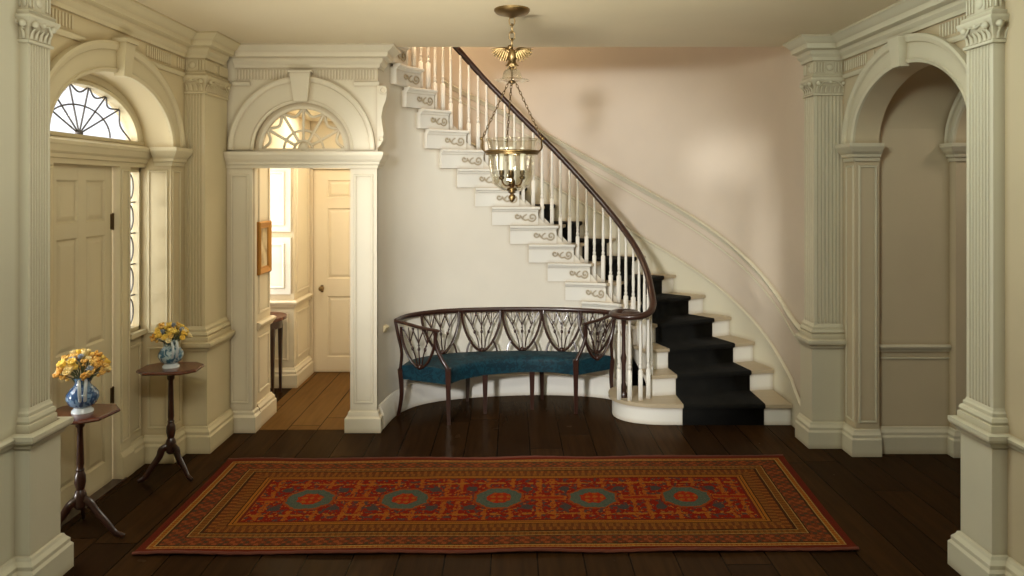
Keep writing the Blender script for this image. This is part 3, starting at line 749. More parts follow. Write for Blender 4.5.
# ------------------------------------------------------------------ staircase
RISE = .191
INNER = {1: (1.27, 6.40), 2: (1.28, 6.60), 3: (1.27, 6.80), 4: (1.21, 7.00), 5: (1.10, 7.16), 6: (.96, 7.26), 7: (.80, 7.32), 8: (.632, 7.355), 9: (.455, 7.37), 10: (.265, 7.37), 11: (.07, 7.36),
         12: (-.115, 7.345), 13: (-.30, 7.32), 14: (-.475, 7.255), 15: (-.65, 7.18), 16: (-.79, 7.085), 17: (-.915, 6.975), 18: (-1.035, 6.82), 19: (-1.105, 6.62), 20: (-1.135, 6.42)}
OUTER = {0: (2.47, 5.95), 1: (2.49, 6.38), 2: (2.49, 6.83), 3: (2.41, 7.16), 4: (2.27, 7.48), 5: (2.06, 7.72), 6: (1.79, 7.93), 7: (1.48, 8.09), 8: (1.16, 8.20), 9: (.83, 8.28), 10: (.50, 8.33), 11: (.15, 8.37),
         12: (-.22, 8.39), 13: (-.60, 8.38), 14: (-.95, 8.36), 15: (-1.3, 8.1), 16: (-1.5, 7.8), 17: (-1.65, 7.45), 18: (-1.75, 7.0), 19: (-1.75, 6.6), 20: (-1.75, 6.4)}
IN = [INNER[k] for k in range(1, 21)]; OU = [OUTER[k] for k in range(0, 21)]
def inner(t): return cr(IN, t - 1)
def outer(t): return cr(OU, t)
def off_in(t, d):
    """point of the inner line moved d out of the stair (towards the hall)"""
    a, b = inner(max(1, t - .05)), inner(min(20, t + .05)); dx, dy = b[0] - a[0], b[1] - a[1]; L = math.hypot(dx, dy)
    p = inner(t); return (p[0] - dy / L * d, p[1] + dx / L * d)
def lerp(a, b, f): return (a[0] + (b[0] - a[0]) * f, a[1] + (b[1] - a[1]) * f)
# stair side wall (outer)
ow = [(2.50, 5.95)] + [outer(1 + i / 6) for i in range(0, 6 * 12 + 4)] + [(-1.3, 8.37), (-3.0, 8.37)]
owx = [(x, y) for x, y in ow]
w = MB().sweep(owx, [(0, 0), (0, 5.6), (.12, 5.6), (.12, 0)]).build('wall_stairwell', 'stairwall', smooth=40); struct(w, 'curved pinkish beige stairwell wall rising behind the stairs', 'wall')
ts = [0 + i / 5 for i in range(0, 5 * 13 + 4)]
def dz(t, h0, h1): # ramp that levels out towards the pilaster
    return max(h0, RISE * t + h1) if t > 1 else h0 + (RISE + h1 - h0) * max(0, (t - .3) / .7) ** 1.5
MB().sweep([outer(t) for t in ts], [(0, -.03), (-.012, -.03), (-.016, -.012), (-.03, .005), (-.036, .02), (-.022, .032), (0, .035)], zoff=[dz(t, .86, .74) for t in ts]).build('dado_rail', 'trim_right', w, 40)
MB().sweep([outer(t) for t in ts], [(0, -.125), (-.009, -.125), (-.009, -.108), (0, -.105)], zoff=[dz(t, .86, .74) for t in ts]).build('dado_bead', 'trim_right', w, 40)
MB().sweep([outer(t) for t in ts], [(0, -.40), (-.014, -.40), (-.014, -.02), (-.024, -.012), (-.024, .004), (-.010, .012), (0, .015)], zoff=[dz(t, .205, .20) for t in ts]).build('wall_stringer', 'trim_right', w, 40)
# curved hall wall under the stairs
WALLT = [20, 19, 18, 17, 16, 15, 14, 13, 12, 11, 10, 9, 8, 7, 6, 5, 4, 3.3]
WPTS = [(-1.165, 6.26), (-1.15, 6.42), (-1.125, 6.60), (-1.07, 6.78), (-.95, 6.97), (-.76, 7.12), (-.50, 7.225), (-.25, 7.29), (.06, 7.335), (.30, 7.345), (.50, 7.335), (.74, 7.30), (.93, 7.235), (1.075, 7.125), (1.16, 6.95)]
wp = smoothpath(WPTS, 70)
tp_ = [min((i / 20 for i in range(60, 401)), key=lambda t: math.dist(inner(t), q)) for q in wp]
def soff(t): return 4.2 if t > 18.2 else RISE * t - .10
mb = MB(); rs = []
for (x, y), t in zip(wp, tp_): rs.append([(x, y, 0), (x, y, soff(t))])
mb.rings(rs, closed=False)
w = mb.build('wall_curved', 'wall_curve', smooth=60); struct(w, 'curved ivory hall wall under the stairs behind the settee', 'wall')
MB().sweep(wp[1:], BASE).build('baseboard', 'white', w, 40)
MB().sweep([(-1.165, 6.43), (-1.145, 6.5)], rail_prof(.80, 1.2)).build('rail_end', 'trim', w)

sc = thing('staircase', 'white curving staircase with dark handrail rising up to the left', 'staircase')
NST = 18
def fpoly(k):
    """plan outline of tread k (with nosing) : inner front .. outer front .. outer back .. inner back"""
    i0, i1, o0, o1 = inner(k), inner(k + 1), outer(k), outer(k + 1)
    return i0, o0, o1, i1
CURT = [(2.47, 6.38), (1.9, 6.38), (1.5, 6.38), (1.30, 6.385), (1.17, 6.41), (1.05, 6.465), (.97, 6.55), (.935, 6.66), (.945, 6.78), (1.0, 6.88), (1.12, 6.92)]
def grow(poly, d):
    out = []
    for i, p in enumerate(poly):
        a, b = poly[max(0, i - 1)], poly[min(len(poly) - 1, i + 1)]; dx, dy = b[0] - a[0], b[1] - a[1]; L = math.hypot(dx, dy)
        out.append((p[0] + dy / L * -d, p[1] - dx / L * -d))
    return out
EX = .012
for k in range(1, NST + 1):
    z = RISE * k
    i0, o0, o1, i1 = fpoly(k)
    if k == 1:
        c = smoothpath(CURT, 40); g = [(x, y) for x, y in grow(c, -.035)]
        if g[5][1] > c[5][1]: g = grow(c, .035)
        back = [lerp(inner(2), outer(2), .02 * 0), outer(2)]
        rb = MB(); rb.rings([[(x, y, 0) for x, y in c], [(x, y, z - .03) for x, y in c]], closed=False); rb.build('riser', 'white', sc, 40)
        tpoly = g + [(1.28, 6.95), (2.47, 6.95)]
        MB().prism(tpoly, z - .032, z).build('tread', 'tread', sc, 40)
        continue
    # front direction (down the stairs)
    ax, ay = o0[0] - i0[0], o0[1] - i0[1]; L = math.hypot(ax, ay); nx, ny = ay / L, -ax / L
    if (nx * (inner(max(1, k - 1))[0] - i0[0]) + ny * (inner(max(1, k - 1))[1] - i0[1])) < 0: nx, ny = -nx, -ny
    q0 = off_in(k, .0); N = .028
    rb = MB(); rb.add([(i0[0], i0[1], z - RISE), (o0[0], o0[1], z - RISE), (o0[0], o0[1], z - .028), (i0[0], i0[1], z - .028)], [(0, 1, 2, 3)]); rb.build('riser', 'white', sc)
    e0, e1 = off_in(k, .035), off_in(k + .5, .035); e2 = off_in(k + 1.25, .035)
    f0 = (e0[0] + nx * N, e0[1] + ny * N); f1 = (o0[0] + nx * N, o0[1] + ny * N)
    j1 = outer(min(20, k + 1.2)); jm = outer(k + .6)
    tb = MB()
    poly = [f0, f1, o0, jm, j1, e2, e1]
    tb.prism(poly, z - .028, z)
    tb.build('tread', 'tread', sc)
    if k >= 4:
        # bracket on the outer string below the tread end
        t1 = min(19.9, k + (2.5 if k < 15 else 2.0)); S = 10
        bt = [k + (t1 - k) * i / S for i in range(S + 1)]
        bb = MB()
        bb.sweep([off_in(t, .045) for t in bt][::1], [(-.05, z - RISE + .004), (.0, z - RISE + .004), (.0, z - .03), (-.05, z - .03)] if False else [(.20, z - RISE + .004), (0, z - RISE + .004), (0, z - .03), (.20, z - .03)])
        br = bb.build('bracket', 'white', sc)
        nb = MB().sweep([off_in(t, .05) for t in [k - .1] + bt], [(.04, z - .03), (-.012, z - .03), (-.018, z - .026), (-.034, z - .022), (-.036, z - .004), (-.03, z), (.04, z)])
        nb.sweep([off_in(t, .05) for t in bt], [(.03, z - .05), (0, z - .05), (-.006, z - .045), (-.012, z - .03), (.03, z - .03)])
        nb.build('return_nosing', 'white', br)
        so = MB()
        def bp(s_, zz): # s_ metres along the bracket
            tt = k + s_ / .19
            x, y = off_in(tt, .052); return (x, y, z - RISE * .5 - .012 + zz)
        def sp_pts(c, z0, a0, turns, r0, r1, n_=26): return [bp(c + (r0 + (r1 - r0) * i / n_) * math.cos(a0 + turns * 2 * PI * i / n_), z0 + (r0 + (r1 - r0) * i / n_) * math.sin(a0 + turns * 2 * PI * i / n_)) for i in range(n_ + 1)]
        # s-scroll: two spirals joined
        W_ = .255
        def q_(u, v): return bp(W_ - u, v)
        def spir(cu, cv, a0, tn, r0, r1, n_=22): return [q_(cu + (r0 + (r1 - r0) * i / n_) * math.cos(a0 + tn * 2 * PI * i / n_), cv + (r0 + (r1 - r0) * i / n_) * math.sin(a0 + tn * 2 * PI * i / n_)) for i in range(n_ + 1)]
        left = spir(.045, .012, 0, 1.05, .008, .032); right = spir(.195, .0, PI * 1.15, 1.35, .046, .010)
        so.tube(left + smoothpath([left[-1], q_(.095, -.012), q_(.125, -.030), right[0]], 10)[1:] + right[1:], .0062, 6)
        so.tube(smoothpath([q_(.10, -.012), q_(.115, .015), q_(.14, .028)], 8), .005, 6)
        so.build('scroll_ornament', 'scroll', br, 60)
# string face behind brackets
ss = MB(); rs = []
for i in range(0, 4 * 15 + 1):
    t = 3.0 + i / 4
    x, y = off_in(min(19.9, t), -.03); rs.append([(x, y, max(.0, RISE * t - .42)), (x, y, RISE * t - .05)])
ss.rings(rs, closed=False); ss.build('string_board', 'wall_curve', sc, 60)

# balusters
def baluster_mb(h, blk=.27, r=.0165):
    b = MB().bbox(-.0185, .0185, -.0185, .0185, 0, blk, .004)
    prof = [(.017, blk), (.012, blk + .008), (.016, blk + .02), (.0175, blk + .03), (.0115, blk + .042), (.0115, blk + .055), (.0155, blk + .065), (.0115, blk + .075),
            (.0155, blk + .12), (.0125, h * .80), (.010, h - .16), (.0145, h - .15), (.010, h - .14), (.011, h - .06), (.0145, h - .03), (.012, h)]
    return b.lathe(prof, n=10)
def rail_z(t): return RISE * t + .745
bal_meshes = {}
def put_bal(x, y, z, h, rz=0, name='baluster', m='white'):
    key = (round(h, 2), m)
    if key not in bal_meshes:
        o = baluster_mb(key[0]).build(name, m, sc, 40); bal_meshes[key] = o.data
    else:
        o = bpy.data.objects.new(name, bal_meshes[key]); COL.objects.link(o); o.parent = sc
    o.location = (x, y, z); o.rotation_euler.z = rz
for k in range(2, NST + 1):
    for f in (.25, .78):
        t = k + f
        x, y = off_in(t, .0 if t > 3 else -.0)
        z = RISE * k
        h = rail_z(t) - .03 - z
        if k == 2 and f < .5: pass
        a, b = inner(t - .05), inner(t + .05)
        put_bal(x, y, z, h, math.atan2(b[1] - a[1], b[0] - a[0]))
VC = (1.06, 6.555)
for x, y in ((.965, 6.50), (1.055, 6.46), (1.155, 6.475), (1.235, 6.53), (1.275, 6.62)):
    put_bal(x, y, RISE, .945 - RISE - .01)
nw = MB().lathe([(.035, 0), (.035, .03), (.022, .05), (.03, .09), (.018, .13), (.02, .30), (.028, .36), (.018, .40), (.016, .60), (.022, .68), (.03, .74), (.03, .75)], n=16)
tag(nw.build('newel_post', 'rail', sc, 40, loc=(1.02, 6.575, RISE)), 'dark turned newel post in the centre of the baluster ring')
# handrail with volute
rp = []
for i in range(0, 100):
    t = 19.5 - i * (19.5 - 2.0) / 99
    x, y = inner(t); rp.append((x, y, rail_z(t)))
vol = [(1.275, 6.52, 1.05), (1.235, 6.435, .995), (1.15, 6.385, .965), (1.04, 6.38, .955), (.95, 6.43, .955), (.91, 6.53, .955), (.95, 6.63, .955), (1.04, 6.665, .955), (1.12, 6.62, .955), (1.13, 6.54, .955), (1.07, 6.50, .955), (1.03, 6.54, .955)]
rp = rp + smoothpath([rp[-1]] + vol, 60)[1:]
hr = MB().tube(rp, .031, 12, flat=(1.05, .92), up=(0, 0, 1))
hr.lathe([(.05, -.022), (.06, -.01), (.06, .012), (.045, .026), (.001, .03)], (VC[0], VC[1], .955), 20)
hr.build('handrail', 'rail', sc, 60)

# runner carpet
rn = MB(); rs = []; F0, F1 = .19, .79
T = .008
NRUN = 13
for k in range(1, NRUN + 1):
    z = RISE * k
    if k == 1: a, b = (1.51, 6.38), (2.23, 6.38); nx, ny = 0, -1
    else:
        i0, o0 = inner(k), outer(k); a, b = lerp(i0, o0, F0), lerp(i0, o0, F1)
        ax, ay = o0[0] - i0[0], o0[1] - i0[1]; L = math.hypot(ax, ay); nx, ny = ay / L, -ax / L
    N = .042 if k == 1 else .036
    zb = z - RISE + (.001 if k == 1 else T)
    def pr(o_, zz): return [(a[0] + nx * o_, a[1] + ny * o_, zz), (b[0] + nx * o_, b[1] + ny * o_, zz)]
    rs += [pr(T, zb), pr(T, z - .045), pr(N * .8, z - .036), pr(N + T * .6, z - .026), pr(N + T * .6, z - .002), pr(N * .85, z + T)]
    if k == NRUN:
        i0, o0 = inner(k + .9), outer(k + .9); a, b = lerp(i0, o0, F0), lerp(i0, o0, F1); rs.append([(*a, z + T), (*b, z + T)])
rn.rings(rs, closed=False)
o = rn.build('stair_runner', 'carpet', None, 30)
md = o.modifiers.new('thick', 'SOLIDIFY'); md.thickness = .006; md.offset = -1
tag(o, 'black carpet runner laid down the middle of the stairs', 'stair carpet')

# ------------------------------------------------------------------ enclosing walls not seen directly
e = MB().box(-3.1, 3.1, -1.8, -1.7, 0, CEIL); struct(e.build('front_light_block', 'wall'), 'unseen wall added behind the viewer to keep outside light out', 'wall')  # added unseen wall, stops sky light flooding in through the open front
e = MB().box(-3.05, 3.1, 6.2, 6.23, CEIL + .25, 5.65); struct(e.build('wall_upper', 'stairwall'), 'upper stairwell wall above the hall ceiling', 'wall')
e = MB().box(-3.1, -3.0, 6.2, 8.5, 2.9, 5.65); struct(e.build('wall_upper.001', 'stairwall'), 'left side of the upper stairwell', 'wall')
e = MB().box(2.62, 2.75, 6.05, 6.4, 0, 5.65); struct(e.build('wall_upper.002', 'stairwall'), 'right corner of the stairwell behind the fluted pilaster', 'wall')

# ------------------------------------------------------------------ rug
C4 = [(-2.165, 4.11), (2.002, 4.165), (2.108, 5.60), (-2.176, 5.52)]
def rugp(u, v):
    a = lerp(C4[0], C4[1], u); b = lerp(C4[3], C4[2], u); return lerp(a, b, v)
NX, NY = 72, 26; vs, fs, uvs = [], [], []
for j in range(NY + 1):
    for i in range(NX + 1):
        u, v = i / NX, j / NY; x, y = rugp(u, v)
        e = min(u, 1 - u) * NX; e2 = min(v, 1 - v) * NY
        wob = .004 * math.sin(u * 37) * math.exp(-e2 * .8); 
        z = .013 + .002 * math.sin(u * 21 + v * 7) + (.004 * math.exp(-e2) * (1 + math.sin(u * 26)))
        vs.append((x, y + wob, z)); uvs.append(((u - .5) * 4.24, (v - .5) * 1.46))
for j in range(NY):
    for i in range(NX):
        a = j * (NX + 1) + i; fs.append((a, a + 1, a + NX + 2, a + NX + 1))
me = bpy.data.meshes.new('runner_rug'); me.from_pydata(vs, [], fs)
ul = me.uv_layers.new(name='UVMap')
for lp in me.loops: ul.data[lp.index].uv = uvs[lp.vertex_index]
me.materials.append(M['rug'])
rug = bpy.data.objects.new('rug', me); COL.objects.link(rug)
md = rug.modifiers.new('thick', 'SOLIDIFY'); md.thickness = .011; md.offset = -1
tag(rug, 'long red and gold patterned wool rug with five medallions on dark floorboards', 'rug')
sv = MB()
for q0, q1 in ((0, 1), (2, 3)):
    n_ = 120; pts = []
    for i in range(n_ + 1):
        x, y = lerp(C4[q0], C4[q1], i / n_); pts.append((x, y + (.004 * math.sin((i / n_ if q0 == 0 else 1 - i / n_) * 37)) + (-.004 if q0 == 0 else .004), .011 + .003 * math.sin(i * 1.9) * .4 + .004 * (1 + math.sin((i / n_ if q0 == 0 else 1 - i / n_) * 26))))
    sv.tube(pts, .010, 6)
sv.build('edge_binding', 'fringe', rug, 60)

# ------------------------------------------------------------------ settee
se = thing('settee', 'curved mahogany shield back settee with blue seat against the curved wall', 'settee')
BK = smoothpath([(-1.02, 6.565), (-.945, 6.82), (-.70, 7.03), (-.40, 7.125), (-.05, 7.165), (.30, 7.165), (.62, 7.12), (.85, 7.04), (.965, 6.93)], 64)
FT = smoothpath([(-.567, 6.38), (-.45, 6.56), (-.25, 6.705), (-.03, 6.79), (.19, 6.825), (.41, 6.80), (.595, 6.70)], 64)
# seat : loft between front and back curve
ft = MB(); rs = []
for i in range(65):
    f, b = FT[i], BK[i]; ring = []
    for s_, z in ((0, .355), (0, .45), (.015, .475), (.06, .488), (.3, .497), (.7, .497), (.95, .485), (.985, .47), (.985, .36)):
        x, y = lerp(f, b, s_); ring.append((x, y, z))
    rs.append(ring)
ft.rings(rs, True, True); ft.build('seat', 'damask', se, 50)
def blen(c):
    L = [0]
    for a, b in zip(c[:-1], c[1:]): L.append(L[-1] + math.dist(a, b))
    return L
BL = blen(BK)
def bk(s_, d=0):
    """point on the back curve at arc length s_, moved d backwards"""
    s_ = max(0, min(BL[-1] - 1e-5, s_)); i = max(j for j in range(len(BL) - 1) if BL[j] <= s_)
    f = (s_ - BL[i]) / (BL[i + 1] - BL[i]); p = lerp(BK[i], BK[i + 1], f); dx, dy = BK[i + 1][0] - BK[i][0], BK[i + 1][1] - BK[i][1]; L = math.hypot(dx, dy)
    return (p[0] - dy / L * d, p[1] + dx / L * d)
def lean(z): return -.055 + .10 * max(0, (z - .42)) / .46
def BP(s_, z): x, y = bk(s_, lean(z)); return (x, y, z)
def shield(P, hw, zt, zb, name='shield_splat'):
    """shield outline and fan of three splats; P(u,z) maps to 3-D"""
    H = zt - zb
    r = MB()
    for s_ in (-1, 1):
        pts = [P(s_ * hw * a, zb + H * b) for a, b in ((0, 0), (.22, .045), (.5, .18), (.76, .40), (.92, .62), (1.0, .82), (.99, 1.0))]
        r.tube(smoothpath(pts, 18), .0135, 6)
    r.ball(P(0, zb + .012), .026, 10, 6)
    sh = r.build(name, 'mahogany', se, 60)
    q = MB()
    for i in (-1, 0, 1):
        pts = [P(i * .02 * hw / .16, zb + .01), P(i * hw * .22, zb + H * .28), P(i * hw * .40, zb + H * .52), P(i * hw * .50, zb + H * .64)]
        q.tube(smoothpath(pts, 12), .0066, 6)
        c = P(i * hw * .37, zb + H * .48); q.ball(c, .0135, 8, 6, (1, 1, 1.5)); c2 = P(i * hw * .44, zb + H * .57); q.ball(c2, .011, 8, 6, (1, 1, .7))
        for d in (-1, 1):
            pts = [P(i * hw * .50, zb + H * .63), P(i * hw * .52 + d * hw * .12, zb + H * .76), P(i * hw * .56 + d * hw * .26, zb + H * .90), P(i * hw * .58 + d * hw * .34, zb + H * 1.0)]
            q.tube(smoothpath(pts, 8), .0066, 6)
        q.tube([P(i * hw * .50, zb + H * .63), P(i * hw * .56, zb + H * 1.0)], .0045, 6)
    q.build('pierced_fan', 'mahogany', sh, 60)
tot = BL[-1]
CENT = [min((i * tot / 800 for i in range(801)), key=lambda q: abs(bk(q)[0] - X_)) * 2.42 / tot for X_ in (-.695, -.30, .10, .495, .83)]
for c in CENT:
    cc = c / 2.42 * tot
    shield(lambda u, z, cc=cc: BP(cc + u, z), .188, .875, .49)
for a, b in zip(CENT[:-1], CENT[1:]):
    mid = (a + b) / 2 / 2.42 * tot; hb = (b - a) / 2
    for s_ in (-1, 1):
        c = (a if s_ < 0 else b) / 2.42 * tot
        MB().tube(smoothpath([BP(c - s_ * .105, .60), BP(c - s_ * .135, .55), BP(c - s_ * .15, .50), BP(c - s_ * .155, .455)], 8), .0105, 6).build('stay', 'mahogany', se, 60)
# crest rail
cr_pts = [BP(tot * i / 80, .885) for i in range(81)]
MB().tube(cr_pts, .021, 8, flat=(.75, 1.15), up=(0, 0, 1)).build('crest_rail', 'mahogany', se, 60)
# arms : front post positions
def arm(side):
    s0 = 0 if side < 0 else tot
    bt = Vector(BP(s0, .885)); f = Vector((*(FT[0] if side < 0 else FT[-1]), 0)); bb = Vector((*(BK[0] if side < 0 else BK[-1]), 0))
    d = (f - bb); 
    def AP(u, z):  # u 0 at back post .. 1 at front
        base = bb + d * u; top_shift = (z - .45) * -.06
        outv = Vector((-1, .2, 0)) if side < 0 else Vector((1, .2, 0))
        p = base + outv.normalized() * (z - .45) * .05
        return (p.x, p.y, z)
    at = MB(); pts = [bt, Vector(AP(.18, .87)), Vector(AP(.45, .845)), Vector(AP(.75, .83)), Vector(AP(.84, .825)), Vector(AP(.86, .818))]
    at.tube(smoothpath([tuple(p) for p in pts], 16), [.018] * 4 + [.019] * 11 + [.021, .015], 8, flat=(1.2, .8), up=(0, 0, 1))
    at.build('arm', 'mahogany', se, 60)
    sp_ = MB().tube(smoothpath([AP(.80, .815), AP(.77, .74), AP(.80, .66), AP(.89, .57), AP(.99, .50), AP(1.0, .44)], 16), .0175, 8)
    sp_.build('arm_support', 'mahogany', se, 60)
    shield(lambda u, z: AP(.42 + u / d.length, z), .175, .835, .475)
arm(-1); arm(1)
def leg(top, foot, r0=.025, r1=.015, bow=None):
    pts = [Vector(top), Vector(foot)] if bow is None else [Vector(p) for p in smoothpath([tuple(top), tuple(bow), tuple(foot)], 10)]
    n_ = len(pts); rs = []
    for i, p in enumerate(pts):
        r_ = r0 + (r1 - r0) * i / (n_ - 1); rs.append([(p.x + sx * r_, p.y + sy * r_, p.z) for sx, sy in ((-1, -1), (1, -1), (1, 1), (-1, 1))])
    MB().rings(rs, True, True).build('leg', 'mahogany', se)
leg((-.567, 6.39, .50), (-.56, 6.385, 0)); leg((.592, 6.705, .50), (.595, 6.70, 0))
leg((-.25, 6.715, .358), (-.25, 6.71, 0)); leg((.19, 6.835, .358), (.19, 6.83, 0))
leg((*BK[0], .45), (BK[0][0] - .03, BK[0][1] + .09, 0), .021, .015, (BK[0][0] + .012, BK[0][1] + .02, .22)); leg((*BK[-1], .45), (BK[-1][0] + .03, BK[-1][1] - .02, 0), .02, .014, (BK[-1][0] - .01, BK[-1][1] - .0, .22))
leg((-.43, 7.085, .42), (-.44, 7.10, 0)); leg((.29, 7.14, .42), (.30, 7.16, 0))
for s0, e_ in ((0, 0), (tot, -1)):
    MB().tube(smoothpath([BP(s0, .885), BP(s0, .75), BP(s0, .6), (*BK[e_], .44)], 10), [.016] * 11, 6).build('back_post', 'mahogany', se, 60)

# ------------------------------------------------------------------ candle stands, vases, flowers
def stand(label, loc, rz, w, d, H, spread, legrot, matn):
    t_ = thing('tripod_table', label, 'table', loc, 0, None)
    top = MB(); c = .075
    def outl(i, z):
        X, Y = w / 2 - i, d / 2 - i
        P = [(-X + c, -Y), (X - c, -Y), (X, -Y + c), (X, Y - c), (X - c, Y), (-X + c, Y), (-X, Y - c), (-X, -Y + c)]
        ca, sa = math.cos(rz), math.sin(rz)
        return [(x * ca - y * sa, x * sa + y * ca, z) for x, y in P]
    top.rings([outl(.012, H - .026), outl(.002, H - .02), outl(0, H - .012), outl(.004, H - .003), outl(.014, H)], True, True)
    top.build('tabletop', 'table', t_)
    MB().bbox(-.065, .065, -.05, .05, H - .05, H - .026, .004).build('tilt_block', 'mahogany', t_)
    col = MB().lathe([(.02, .17), (.034, .185), (.036, .25), (.030, .27), (.022, .285), (.026, .30), (.032, .33), (.030, .37), (.020, .395), (.024, .405), (.018, .415), (.022, .44), (.017, H * .8), (.016, H - .10), (.026, H - .085), (.026, H - .05)], n=18)
    col.build('column', matn, t_, 40)
    lg = bpy.data.objects.new('tripod_base', None)
    for k in range(3):
        a = legrot + 2 * PI * k / 3; r = spread; h = .255
        prof = [(.018, h - .03), (.06, h - .045), (.38 * r, h * .64), (.66 * r, h * .35), (.86 * r, h * .13), (1.0 * r, .022), (1.08 * r, .014)]
        pts = smoothpath([(x * math.cos(a), x * math.sin(a), z) for x, z in prof], 18)
        MB().tube(pts, [.027 - .014 * i / 18 for i in range(19)], 8, flat=(.65, 1.1)).build('leg', matn, t_, 60)
    bpy.data.objects.remove(lg)
    return t_
TA = (-2.60, 4.335, 0); TBL = (-2.48, 5.235, 0)
stand('reddish mahogany tripod table with canted top in front of the front door', TA, -.12, .39, .34, .755, .255, math.radians(-4), 'mahogany')
stand('dark mahogany tripod table beside the entrance sidelight, farther from the viewer', TBL, .06, .42, .32, .80, .20, math.radians(95), 'mahogany')
def vase(label, loc, s, body, rz):
    v_ = thing('vase', label, 'vase', loc, rz)
    MB().lathe([(.001, .03), (.05, .03), (.075, .05), (.092, .085), (.088, .115), (.07, .14), (.05, .158), (.042, .175), (.046, .20), (.052, .21), (.045, .212), (.036, .18), (.001, .17)], n=24).xf(Matrix.Scale(s, 4)).build('body', body, v_, 60)
    MB().lathe([(.001, 0), (.062, 0), (.06, .012), (.048, .022), (.05, .034), (.001, .034)], n=24).xf(Matrix.Scale(s, 4)).build('foot', 'vase_white', v_, 60)
    for q in (0, 1):
        hd = MB()
        for o_ in (-.018, .018):
            hd.tube([tuple(c * s for c in p) for p in smoothpath([(.044, o_, .195), (.085, o_, .205), (.115, o_ * .9, .17), (.110, o_ * .8, .12), (.088, o_ * .7, .085)], 12)], .0095 * s, 6)
        hd.xf(Matrix.Rotation(PI * q, 4, 'Z')); hd.build('handle', 'vase_white', v_, 60)
    return v_
def flower_mb(kind):
    mb = MB()
    if kind in (0, 2):  # cupped bloom with petals
        for k in range(7):
            a = 2 * PI * k / 7; rr = .018
            o = len(mb.v)
            mb.ball((0, 0, 0), 1, 8, 5, (.013, .005, .019)); 
            mb.xf(Matrix.Rotation(a, 4, 'Z') @ Matrix.Translation((0, .013, .008)) @ Matrix.Rotation(-.45, 4, 'X'), o)
        mb.ball((0, 0, .008), .012, 8, 5)
    elif kind == 1:     # loose head of small blooms
        rnd = random.Random(3)
        for k in range(9):
            mb.ball((rnd.uniform(-.018, .018), rnd.uniform(-.018, .018), rnd.uniform(-.01, .022)), rnd.uniform(.007, .011), 8, 5)
    else:               # round head of many thin petals
        for k in range(14):
            a = k * 2.4; el = .2 + 1.2 * (k / 14)
            o = len(mb.v); mb.ball((0, 0, 0), 1, 6, 4, (.007, .004, .013))
            mb.xf(Matrix.Rotation(a, 4, 'Z') @ Matrix.Rotation(-(PI / 2 - el), 4, 'X') @ Matrix.Translation((0, 0, .014)), o)
        mb.ball((0, 0, .0), .013, 8, 5)
    return mb
def bouquet(label, loc, R, n, seed, cmix, squash=(1, 1, .8)):
    b_ = thing('flower_bouquet', label, 'flowers', loc); rnd = random.Random(seed)
    cols = ['petal_yellow', 'petal_orange', 'petal_cream', 'petal_blue']
    protos = {}
    stems = MB()
    for i in range(n):
        # even spread on an upper dome
        f = (i + .5) / n; el = math.acos(1 - 1.18 * f); az = i * 2.39996 + rnd.uniform(-.25, .25)
        rr = R * rnd.uniform(.72, 1.05)
        p = Vector((rr * math.sin(el) * math.cos(az) * squash[0], rr * math.sin(el) * math.sin(az) * squash[1], rr * math.cos(el) * squash[2] + .02))
        kind = rnd.choices((0, 1, 2, 3), cmix)[0]
        if kind not in protos: o = flower_mb(kind).build('flower', cols[kind], b_, 60); protos[kind] = o.data
        else: o = bpy.data.objects.new('flower', protos[kind]); COL.objects.link(o); o.parent = b_
        s_ = rnd.uniform(.7, 1.1) * R / .12
        o.location = p; o.scale = (s_,) * 3; o.rotation_euler = Vector((0, 0, 1)).rotation_difference((p - Vector((0, 0, -.06))).normalized()).to_euler()
        stems.tube([(0 + p.x * .06, p.y * .06, -.10), tuple(p * .45 + Vector((0, 0, -.02))), tuple(p)], .0025, 5)
    for i in range(14):
        az = i * 2.1; rr = R * .75
        o = len(stems.v); stems.ball((0, 0, 0), 1, 6, 4, (.008, .003, .03)); stems.xf(Matrix.Translation((rr * .6 * math.cos(az), rr * .6 * math.sin(az), .02 + .03 * (i % 3))) @ Matrix.Rotation(az + PI / 2, 4, 'Z') @ Matrix.Rotation(.9, 4, 'X'), o)
    stems.build('stems_and_leaves', 'leaf', b_, 60)
    return b_
vase('blue and white two handled vase on the reddish table before the door', (-2.585, 4.335, .755), .98, 'vase_blue', math.radians(-60))
bouquet('yellow, amber and grey blue flowers in the vase before the door', (-2.585, 4.335, .975), .132, 54, 5, (2, 6, 2, 1.6), (1, 1, .82))
vase('pale blue and teal two handled vase on the table beside the sidelight', (-2.48, 5.235, .80), .95, 'vase_teal', math.radians(-50))
bouquet('yellow flowers with a few grey blue blooms in the vase beside the sidelight', (-2.48, 5.235, 1.0), .118, 46, 11, (6, 3, 2, 1.2), (1, 1, .75))

# ------------------------------------------------------------------ hanging lantern
LZ = CEIL; LC = (0.0, 4.92)
la = thing('hanging_lantern', 'brass bell jar glass lantern with candles hanging before the stairs', 'lantern', (LC[0], LC[1], 0))
MB().lathe([(.001, LZ), (.122, LZ), (.122, LZ - .012), (.11, LZ - .026), (.06, LZ - .04), (.03, LZ - .05), (.012, LZ - .06), (.001, LZ - .062)], n=36).build('canopy', 'brass', la, 40)
def chain(p, q, n_, r_=.014, w_=.0035, mat_='brass_dark'):
    P, Q = Vector(p), Vector(q); d = (Q - P); L = d.length; d.normalize()
    rot = Vector((0, 0, 1)).rotation_difference(d).to_matrix().to_4x4(); mb = MB()
    for i in range(n_):
        o = len(mb.v); mb.torus((0, 0, 0), r_, w_, 'y' if i % 2 else 'x', 12, 6, (.7, L / n_ / 2 / r_ * 1.22) if True else (1, 1))
        mb.xf(Matrix.Translation(P + d * L * (i + .5) / n_) @ rot, o)
    return mb
